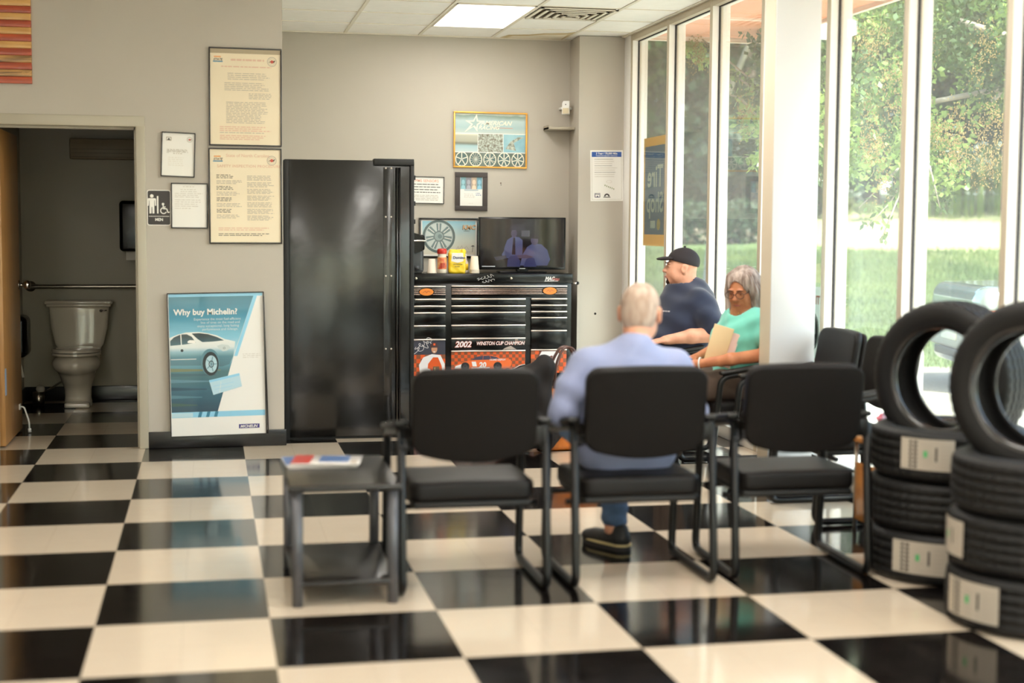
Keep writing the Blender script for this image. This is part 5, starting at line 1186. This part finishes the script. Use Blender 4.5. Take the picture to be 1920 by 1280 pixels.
# ------------------------------------------------------------------ people
def skin(name, c1, c2): return mat(name, c1, .5, col2=c2, vscale=14, bump=.1, bscale=120)
def rotm(yaw, pitch=0, roll=0): return np.array(Matrix.Rotation(yaw,3,'Z') @ Matrix.Rotation(pitch,3,'X') @ Matrix.Rotation(roll,3,'Y'))
def head(sd, c, yaw, pitch=0, roll=0, s=1.0, nose=1.0, hl=1.0):
    """head facing local +Y; c is the skull centre"""
    R = rotm(yaw,pitch,roll); c = np.array(c,float); P = lambda x,y,z: c+R@(np.array((x,y,z))*s)
    E = lambda p,r,k=.02,op='+': sd.ell(P(*p),tuple(v*s for v in r),k,op,R)
    E((0,-.012,.025),(.076,.094,.092)); E((0,.03,-.035),(.060,.066,.078),.03); E((0,.052,-.092),(.030,.030,.026),.03)      # skull, face, chin
    for q in (-1,1):
        E((q*.038,.045,-.045),(.026,.028,.03),.02); E((q*.045,-.0,-.072),(.02,.04,.025),.03)                                # cheeks, jaw
        E((q*.031,.090,.004),(.017,.013,.011),.008,'-'); E((q*.031,.076,.003),(.0135,.0135,.0125),.004)                       # eye hollow, eyeball
        E((q*.031,.084,.023),(.022,.010,.006),.010); E((q*.080,-.010,-.006),(.011,.021,.034),.007); E((q*.078,-.024,.008),(.013,.012,.020),.006); E((q*.092,-.004,-.004),(.007,.010,.017),.005,'-')
        E((q*.011,.100*nose,-.030),(.009,.010,.008),.008)
    sd.cap(P(0,.086,.008),P(0,.108*nose,-.028),.008*s,.012*s,.012); E((0,.088,-.062),(.023,.010,.006),.006); E((0,.086,-.071),(.019,.010,.006),.005); E((0,.097,-.0665),(.022,.004,.0018),.003,'-')
    return R, P
def hand(sd, w, d, n, s=1.0, curl=.5, side=1, spread=.0):
    """wrist w, finger direction d, back-of-hand normal n; five separate fingers"""
    w, d, n = (np.array(v,float) for v in (w,d,n)); d/=np.linalg.norm(d); n=n-d*(n@d); n/=np.linalg.norm(n); x=np.cross(d,n)*side
    R = np.stack([x,d,n],1)
    sd.ell(w+d*.045*s,(.040*s,.050*s,.015*s),.012,'+',R); sd.cap(w-d*.01*s,w+d*.03*s,.024*s,.026*s,.015)
    for i,(o,L) in enumerate(((-.030,.066),(-.010,.076),(.010,.072),(.029,.056))):
        L*=s; a=w+d*.080*s+x*o*s; dd=d*math.cos(curl*.35)-n*math.sin(curl*.35)+x*(o*spread*8); dd/=np.linalg.norm(dd)
        b_=a+dd*L*.42; d2=d*math.cos(curl)-n*math.sin(curl)+x*(o*spread*8); c_=b_+d2/np.linalg.norm(d2)*L*.33; d3=d*math.cos(curl*1.5)-n*math.sin(curl*1.5); e_=c_+d3*L*.25
        sd.cap(a-d*.012*s,b_,.0095*s,.0085*s,.004); sd.cap(b_,c_,.0085*s,.0078*s,.003); sd.cap(c_,e_,.0078*s,.0066*s,.003)
    a=w+d*.022*s-x*.030*s; b_=a-x*.022*s+d*.030*s-n*.008*s; c_=b_+d*.026*s-x*.004*s-n*.004*s; sd.cap(a,b_,.013*s,.010*s,.008); sd.cap(b_,c_,.0095*s,.0075*s,.003)
# ---- 1. grey-haired man in the front chair, seen from behind
SK1 = skin('skin_fair',(222,164,134),(206,142,112)); SKe=SK1
HC = (2.150,-3.735,1.065)
sd = SDF(); R1,P1 = head(sd,HC,-.42,-.08,.03,1.02)
sd.cap((2.128,-3.785,1.0),(2.115,-3.805,.92),.057,.060,.03).cap((2.10,-3.80,.88),(2.08,-3.80,.80),.07,.10,.05)          # neck, inner chest
sd.cap((2.08,-3.80,.78),(2.09,-3.77,.52),.125,.135,.05).cap((2.0,-3.72,.50),(2.19,-3.72,.50),.10,.10,.05)
sd.path([(1.895,-3.80,.845),(1.80,-3.845,.665)],[.052,.042]).path([(1.80,-3.845,.665),(1.86,-3.66,.675),(1.90,-3.575,.685)],[.042,.032,.026])
hand(sd,(1.905,-3.565,.690),(.5,.8,-.1),(0,.1,1),1.0,.6,side=1)
sd.path([(2.27,-3.80,.84),(2.36,-3.80,.66)],[.05,.042]).path([(2.36,-3.80,.66),(2.30,-3.60,.66)],[.04,.028]); hand(sd,(2.295,-3.585,.66),(-.6,.8,0),(0,.1,1),1.0,.5,side=-1)
sd.path([(2.17,-3.70,.50),(2.17,-3.33,.49),(2.150,-3.36,.12)],[.09,.065,.042],.03).cap((2.150,-3.37,.09),(2.150,-3.30,.04),.035,.03)
sd.path([(2.0,-3.70,.50),(1.98,-3.36,.55),(2.26,-3.30,.56)],[.09,.065,.045],.03)
man1 = sdf_obj('person',sd,.005,SK1,smooth=1,label='grey-haired man in a pale blue long-sleeved top, seen from behind in the front row',cat='person')
M_sh1 = mat('shirt_lavender',(142,150,184),.85,var=.03,vscale=6,sheen=.2)
sd = SDF()
sd.cap((2.105,-3.82,.915),(2.095,-3.81,.86),.082,.115,.03).cap((1.945,-3.80,.855),(2.245,-3.80,.850),.075,.072,.05).cap((2.08,-3.79,.80),(2.08,-3.77,.56),.15,.155,.06)
sd.cap((1.97,-3.80,.78),(2.00,-3.78,.52),.115,.13,.06).cap((2.20,-3.80,.78),(2.17,-3.78,.52),.115,.13,.06)
sd.path([(1.905,-3.80,.85),(1.845,-3.825,.76),(1.797,-3.848,.672)],[.078,.068,.058],.03).path([(1.797,-3.848,.672),(1.845,-3.70,.678)],[.056,.046],.02)
sd.path([(2.285,-3.80,.845),(2.33,-3.80,.75),(2.37,-3.80,.66)],[.074,.066,.056],.03).path([(2.37,-3.80,.66),(2.32,-3.66,.66)],[.054,.044],.02)
sdf_obj('shirt',sd,.006,M_sh1,man1,disp=lambda x,y,z:.002*np.sin(z*60+x*46)*np.exp(-((z-.72)/.12)**2)+.0015*np.sin(x*50-z*60),clip=lambda x,y,z:[.060-np.sqrt((x-2.122)**2+(y+3.785)**2+((z-.995)*.9)**2)],smooth=2)
M_jean = mat('denim',(70,92,122),.85,var=.18,vscale=25,bump=.2,bscale=200)
sd = SDF(); sd.cap((2.0,-3.73,.52),(2.18,-3.73,.52),.115,.115,.05).path([(2.17,-3.70,.505),(2.17,-3.325,.50),(2.165,-3.33,.30),(2.155,-3.365,.135)],[.105,.080,.062,.058],.03).path([(2.0,-3.70,.51),(1.98,-3.36,.56),(2.14,-3.31,.58)],[.10,.08,.066],.03)
sdf_obj('jeans',sd,.006,M_jean,man1,disp=lambda x,y,z:.003*np.sin(z*95+x*20),clip=lambda x,y,z:[np.where(z<.3,.105-z,-1)],smooth=1)
M_shoe = mat('shoe_black',(22,20,20),.6)
def shoe(parent, x, y, z, yaw, s=1.0):
    sd = SDF(); sd.cap((0,-.055,.055),(0,-.05,.085),.040,.036,.02).cap((0,-.05,.045),(0,.10,.035),.040,.038,.02).ell((0,.13,.035),(.044,.055,.03),.02)
    o = sdf_obj('shoe',sd,.005,M_shoe,parent,clip=lambda x,y,z:[-z+.012]); o.location=(x,y,z); o.rotation_euler=(0,0,yaw); o.scale=(s,s,s)
    def f(b):
        pts=[(.046*math.cos(a)*(1 if math.sin(a)<0 else 1.05),(.05 if math.sin(a)>0 else -.05)+(.135 if math.sin(a)>0 else .05)*math.sin(a)) for a in [2*PI*i/28 for i in range(28)]]
        b.prism(pts,.0,.02,mat('sole_black',(30,26,24),.7),'z',smooth=True); b.prism([(p[0]*1.02,p[1]*1.01) for p in pts],.020,.027,mat('sole_cream',(206,184,130),.6),'z',smooth=True)
    one('sole',f,o); return o
shoe(man1,2.150,-3.355,0,.5); shoe(man1,2.34,-3.30,.50,-1.6)
# short silver hair: a close shell on the skull
M_h1 = mat('hair_silver',(196,176,160),.8,col2=(166,140,122),vscale=40,bump=.5,bscale=240,stretch=(1,1,.3))
sd = SDF(); PH=lambda x,y,z: np.array(HC)+R1@(np.array((x,y,z))*1.02)
sd.ell(PH(0,-.016,.030),(.0815,.098,.0965),.02,'+',R1).ell(PH(0,-.05,-.03),(.066,.060,.06),.03,'+',R1)
def hclip(x,y,z):
    X = np.stack([x-HC[0],y-HC[1],z-HC[2]],-1)@R1; lx,ly,lz = X[...,0],X[...,1],X[...,2]
    return [ly-.045+.25*np.maximum(0,.06-lz), -lz-.062+.0*lx, np.where((lz<.032)&(ly>-.045),np.abs(lx)-.066,-1.), np.where(lz<.0,.02-np.abs(lx)*0-(-ly+.01),-1.)]
sdf_obj('hair',sd,.005,M_h1,man1,clip=hclip,smooth=1)

# ---- 2. man in the dark cap, turned away towards the television
SK2 = skin('skin_light',(232,172,142),(216,150,122)); HC2=(3.40,-.475,1.160)
sd = SDF(); yaw2 = math.atan2(.20,-.98)-PI/2
R2,P2 = head(sd,HC2,yaw2,.06,0,1.0)
sd.cap((3.432,-.485,1.10),(3.455,-.48,.99),.064,.068,.03).cap((3.45,-.47,.90),(3.42,-.46,.62),.15,.17,.06).cap((3.40,-.56,.50),(3.40,-.36,.50),.11,.11,.05)
sh=(3.475,-.69,.93); el=(3.515,-.78,.745); wr=(3.245,-.745,.715)
sd.path([sh,el],[.062,.050]).path([el,(3.38,-.765,.735),wr],[.050,.046,.030]); hand(sd,wr,(-1,.05,-.12),(0,-.15,1),1.05,.45,side=-1)
sd.path([(3.46,-.25,.93),(3.50,-.17,.74),(3.25,-.2,.70)],[.06,.05,.032]); hand(sd,(3.235,-.205,.70),(-1,.1,-.1),(0,0,1),1.05,.45,side=1)
for y in (-.56,-.34): sd.path([(3.38,y,.50),(2.98,y,.50),(2.93,y,.12)],[.10,.068,.045],.03).cap((2.93,y,.09),(2.86,y,.04),.035,.03)
man2 = sdf_obj('person',sd,.005,SK2,smooth=1,label='man in a dark cap and navy tee shirt sitting by the windows, looking away',cat='person')
M_sh2 = mat('shirt_navy',(34,42,66),.85,var=.05,vscale=6,sheen=.3)
sd = SDF()
sd.cap((3.462,-.48,1.0),(3.45,-.475,.93),.088,.13,.04).cap((3.462,-.655,.925),(3.452,-.285,.925),.095,.09,.06).cap((3.44,-.475,.90),(3.37,-.475,.64),.19,.215,.08)
sd.cap((3.40,-.58,.80),(3.40,-.58,.58),.16,.17,.06).cap((3.40,-.37,.80),(3.40,-.37,.58),.16,.17,.06).ell((3.27,-.485,.665),(.16,.20,.15),.06)
sd.path([(3.472,-.675,.925),(3.50,-.735,.845),(3.525,-.775,.795)],[.095,.085,.079],.03).path([(3.47,-.27,.92),(3.50,-.20,.80)],[.09,.08],.03)
sdf_obj('tee_shirt',sd,.006,M_sh2,man2,disp=lambda x,y,z:.004*np.sin((z*.8+x*.6)*52+y*10)+.003*np.sin(x*30-z*48),clip=lambda x,y,z:[.086-np.sqrt((x-3.41)**2+(y+.485)**2+((z-1.05)*.9)**2), -(z-.505)],smooth=2)
def f(b):
    for i,(w) in enumerate((.010,.006,.008,.007,.010)): b.box(0,.0018,-.0+.011*i-.03,.011*i-.03+w,-.004,.005,mat('logo_grey',(190,186,190),.5))
one('chest_logo',f,man2,loc=(3.255,-.62,.885),rot=(0,.25,.62))
M_tr2 = mat('trousers_dark',(40,44,54),.85,var=.1,vscale=10)
sd = SDF(); sd.cap((3.40,-.57,.52),(3.40,-.35,.52),.125,.125,.05)
for y in (-.56,-.34): sd.path([(3.38,y,.51),(2.98,y,.51),(2.94,y,.14)],[.115,.083,.06],.03)
sdf_obj('trousers',sd,.008,M_tr2,man2,clip=lambda x,y,z:[np.where(z<.3,.10-z,-1)],disp=lambda x,y,z:.003*np.sin(z*60+x*30))
shoe(man2,2.90,-.56,0,PI/2); shoe(man2,2.90,-.34,0,PI/2)
cap = SDF(); C=lambda x,y,z: np.array(HC2)+R2@(np.array((x,y,z))*1.0)
cap.ell(C(0,-.014,.040),(.089,.106,.090),.02,'+',R2)
Rb = R2@rotm(0,-.12,0)
def cclip(x,y,z):
    X = np.stack([x-HC2[0],y-HC2[1],z-HC2[2]],-1)@R2; return [-(X[...,2]-.030-.20*X[...,1])]
M_cap = mat('cap_black',(34,26,30),.75,bump=.2,bscale=200)
cp_ = sdf_obj('cap',cap,.004,M_cap,man2,clip=cclip,smooth=1)
bs = SDF(); bs.ell(C(0,.095,.052),(.072,.070,.013),.01,'+',Rb)
sdf_obj('brim',bs,.004,M_cap,cp_,smooth=1,disp=lambda x,y,z:1.6*((x-HC2[0])*R2[0,0]+(y-HC2[1])*R2[1,0])**2*0)
one('cap_button',lambda b:b.ell(tuple(C(0,-.014,.135)),(.009,.009,.006),M_cap,10),cp_)
bd = SDF(); bd.ell(C(0,.066,-.098),(.026,.026,.022),.02,'+',R2).cap(C(.018,.084,-.075),C(.022,.078,-.095),.006,.007,.01).cap(C(-.018,.084,-.075),C(-.022,.078,-.095),.006,.007,.01)
sdf_obj('goatee',bd,.004,mat('beard_brown',(64,40,32),.9,bump=.6,bscale=260),man2)
one('wedding_ring',lambda b:b.tube([(3.172+.0*i,-.745+.0105*math.cos(i*PI/6),.700+.0105*math.sin(i*PI/6)) for i in range(12)],.0018,mat('gold_ring',(226,180,100),.2,metal=1),6,closed=True),man2)
one('tablet',lambda b:b.box(-.10,.12,-.085,.085,-.005,.005,M_blk,.003),loc=(3.06,-.55,.632),rot=(.25,.35,.2),label='thin black tablet lying on the capped man\'s lap',cat='tablet')

# ---- 3. woman in the aqua top, looking down
SK3 = skin('skin_tan',(206,136,96),(186,116,80)); HC3=(3.44,-1.495,1.062)
yaw3 = math.atan2(-.66,-.75)-PI/2
sd = SDF(); R3,P3 = head(sd,HC3,yaw3,-.30,.0,1.0,nose=1.0)
sd.cap((3.455,-1.485,1.0),(3.49,-1.475,.93),.050,.055,.03).cap((3.49,-1.46,.88),(3.47,-1.46,.60),.12,.13,.05).cap((3.46,-1.55,.50),(3.46,-1.36,.50),.10,.10,.05)
sd.path([(3.50,-1.655,.875),(3.525,-1.70,.70),(3.30,-1.70,.675),(3.15,-1.58,.64)],[.046,.042,.034,.024],.02); hand(sd,(3.145,-1.575,.638),(-.75,.62,-.12),(-.1,-.2,1),.92,.75,side=-1)
sd.path([(3.47,-1.28,.875),(3.42,-1.24,.72),(3.22,-1.33,.65)],[.045,.040,.026],.02); hand(sd,(3.21,-1.335,.648),(-.85,-.40,-.12),(-.1,0,1),.92,.8,side=1)
for y in (-1.55,-1.37): sd.path([(3.44,y,.50),(3.04,y,.50),(3.00,y,.12)],[.092,.062,.04],.03).cap((3.0,y,.09),(2.93,y,.04),.032,.028)
wom = sdf_obj('person',sd,.0045,SK3,smooth=1,label='woman with grey shoulder-length hair and glasses in an aqua top, sitting by the column',cat='person')
M_sh3 = mat('shirt_aqua',(120,210,192),.8,var=.04,vscale=6,sheen=.3)
sd = SDF()
sd.cap((3.49,-1.475,.945),(3.48,-1.465,.90),.068,.10,.04).cap((3.485,-1.60,.885),(3.465,-1.33,.885),.070,.068,.05).cap((3.47,-1.46,.86),(3.44,-1.46,.58),.13,.155,.06)
sd.cap((3.45,-1.54,.80),(3.44,-1.53,.56),.12,.125,.05).cap((3.45,-1.38,.80),(3.44,-1.39,.56),.12,.125,.05).ell((3.375,-1.53,.765),(.085,.085,.08),.04).ell((3.365,-1.395,.765),(.085,.085,.08),.04)
sd.path([(3.495,-1.635,.88),(3.515,-1.69,.79)],[.068,.062],.03).path([(3.47,-1.29,.88),(3.44,-1.25,.79)],[.066,.060],.03)
sdf_obj('top',sd,.006,M_sh3,wom,disp=lambda x,y,z:.003*np.sin(z*62+y*34)+.002*np.sin(y*70-z*30),clip=lambda x,y,z:[.080-np.sqrt((x-3.425)**2+(y+1.515)**2+(z-.965)**2), -(z-.50)],smooth=2)
sd = SDF(); sd.cap((3.46,-1.55,.52),(3.46,-1.36,.52),.115,.115,.05)
for y in (-1.55,-1.37): sd.path([(3.44,y,.51),(3.04,y,.51),(3.01,y,.14)],[.105,.075,.055],.03)
sdf_obj('trousers',sd,.008,mat('trousers_taupe',(96,80,70),.85,var=.1,vscale=10),wom,clip=lambda x,y,z:[np.where(z<.3,.10-z,-1)],disp=lambda x,y,z:.003*np.sin(z*60+x*40))
shoe(wom,2.97,-1.55,0,PI/2,.9); shoe(wom,2.97,-1.37,0,PI/2,.9)
D=lambda x,y,z: np.array(HC3)+R3@(np.array((x,y,z))*1.0)
M_h3 = mat('hair_grey',(200,182,172),.55,col2=(124,102,90),vscale=34,bump=.7,bscale=120,stretch=(1,1,.16),sheen=.2)
sd = SDF(); sd.ell(D(0,-.022,.034),(.094,.108,.100),.02,'+',R3)
for q in (-1,1):
    sd.cap(D(q*.052,.020,.075),D(q*.080,.012,-.02),.030,.028,.02).cap(D(q*.078,.0,-.0),D(q*.084,.045,-.185),.034,.028,.02).cap(D(q*.05,-.05,.0),D(q*.066,.015,-.20),.055,.040,.03).cap(D(q*.03,-.075,-.0),D(q*.025,-.01,-.205),.05,.04,.03)
def h3(x,y,z):
    X = np.stack([x-HC3[0],y-HC3[1],z-HC3[2]],-1)@R3; lx,ly,lz=X[...,0],X[...,1],X[...,2]
    face = np.sqrt((lx/.060)**2+((ly-.085)/.075)**2+((lz+.035)/.108)**2)-1
    return [-face*.06]
def strands(x,y,z):
    X = np.stack([x-HC3[0],y-HC3[1],z-HC3[2]],-1)@R3; a=np.arctan2(X[...,0],X[...,1]); return .0025*np.sin(a*34)+.0018*np.sin(a*61+z*20)
sdf_obj('hair',sd,.004,M_h3,wom,disp=strands,clip=h3,smooth=1)
def f(b):
    G_=mat('glasses_frame',(70,44,44),.3)
    for q in (-1,1):
        b.tube([tuple(D(q*.033+.0265*math.cos(a),.106-.004*abs(math.cos(a)),-.002+.019*math.sin(a))) for a in [2*PI*i/20 for i in range(20)]],.0019,G_,6,closed=True); b.tube([tuple(D(q*.060,.100,.004)),tuple(D(q*.078,.02,.008)),tuple(D(q*.078,-.01,-.002))],.0018,G_,6)
    b.tube([tuple(D(-.008,.108,.002)),tuple(D(0,.110,.006)),tuple(D(.008,.108,.002))],.0018,G_,6)
one('glasses',f,wom)
def eyes(par, D, iris, s):
    def f(b):
        for q in (-1,1):
            b.ell(tuple(D(q*.031,.0755,.0035)),(.0128*s,.0128*s,.0122*s),mat('eye_white',(232,226,220),.2),12); b.ell(tuple(D(q*.031,.0842,.0005)),(.0058*s,.0058*s,.0058*s),iris,10)
    one('eyes',f,par)
    def g(b):
        for q in (-1,1): b.tube([tuple(D(q*.014,.098,.021)),tuple(D(q*.032,.100,.0265)),tuple(D(q*.050,.088,.022))],[.0022,.003,.0014],mat('brow_%s'%par.name,(84,60,50),.9),6)
        b.tube([tuple(D(-.020,.093,-.0665)),tuple(D(0,.0985,-.0655)),tuple(D(.020,.093,-.0665))],[.003,.0048,.003],mat('lip_%s'%par.name,(170,90,84),.5),6)
    one('face_detail',g,par)
eyes(wom,D,mat('iris_brown',(50,32,24),.2),.95); eyes(man1,P1,MATS['iris_brown'],1); eyes(man2,P2,MATS['iris_brown'],1)
one('necklace',lambda b:(b.tube(fillet([(3.41,-1.545,.945),(3.385,-1.545,.905),(3.405,-1.50,.90),(3.41,-1.46,.945)],.03),.0015,MATS['gold_ring'],5),b.ell((3.372,-1.535,.893),(.008,.008,.010),MATS['gold_ring'],10)),wom)
one('bracelet',lambda b:b.tube([(3.155+.030*math.cos(a)*.55,-1.587+.030*math.cos(a)*.75,.645+.030*math.sin(a)) for a in [2*PI*i/18 for i in range(18)]],.005,mat('bracelet_white',(236,232,228),.3),8,closed=True),wom)
# folder and pen she holds
fo = thing('folder','cream paper folder standing upright in the seated woman\'s lap','folder',(3.262,-1.605,.755),0,rot=(0,.28,-.35))
one('cover',lambda b:b.box(-.058,.058,-.006,.006,-.125,.105,mat('folder_cream',(234,206,160),.6),.002),fo)
one('sheets',lambda b:(b.box(-.03,.095,.0075,.010,-.12,.085,mat('sheet_pink',(244,214,206),.6)),b.box(.0,.10,.0105,.012,-.12,.08,M_paper)),fo)
pn = thing('pen','slim dark pen between the seated woman\'s fingers','pen',(3.085,-1.50,.668))
one('barrel',lambda b:(b.cyl((-.02,.0,.028),(.06,.02,-.012),.0045,mat('pen_plum',(120,80,86),.3),10),b.cyl((-.02,.0,.028),(-.028,-.002,.032),.003,M_chrome,8)),pn)
# ------------------------------------------------------------------ ceiling fixtures
M_diff = mat('light_diffuser', (255,250,240), .5, emit=2.2)
for i,(x,y) in enumerate([(gx[5]+S*.0,0)]): pass
def troffer(x0, y0, k=1):
    t = thing('ceiling_light', 'x', 'light', (x0+S/2, y0+S, H))
    one('light_frame', lambda b: [b.box(*q, -.006, .001, M_tbar) for q in ((-S/2+.012,S/2-.012,-S+.01,-S+.025),(-S/2+.012,S/2-.012,S-.025,S-.01),(-S/2+.012,-S/2+.026,-S+.01,S-.01),(S/2-.026,S/2-.012,-S+.01,S-.01))], t)
    one('diffuser', lambda b: b.box(-S/2+.026,S/2-.026,-S+.025,S-.025,-.004,.001,M_diff), t)
    l = bpy.data.lights.new('lamp', 'AREA'); l.shape = 'RECTANGLE'; l.size = .5; l.size_y = 1.1; l.energy = LAMP_W*k; l.color = (1, .95, .89)
    lo = bpy.data.objects.new('lamp', l); COL.objects.link(lo); lo.location = (x0+S/2, y0+S, H-.012)
    return t
x0 = 1.512+S
seen = troffer(x0, .79, .5); seen['label'] = 'lit white ceiling panel above the tool chest beside the air vent'
for j,yy in enumerate((-2.26,-5.31,-8.36,-11.4)):
    for i,xx in enumerate((x0, x0-6*S)):
        if i and j == 0: continue
        t = troffer(xx, yy); t['label'] = 'lit white ceiling panel over the waiting room, outside the picture'; t['group'] = 'ceiling panels further forward'
t = troffer(x0-5*S, -2.26+0) if False else None
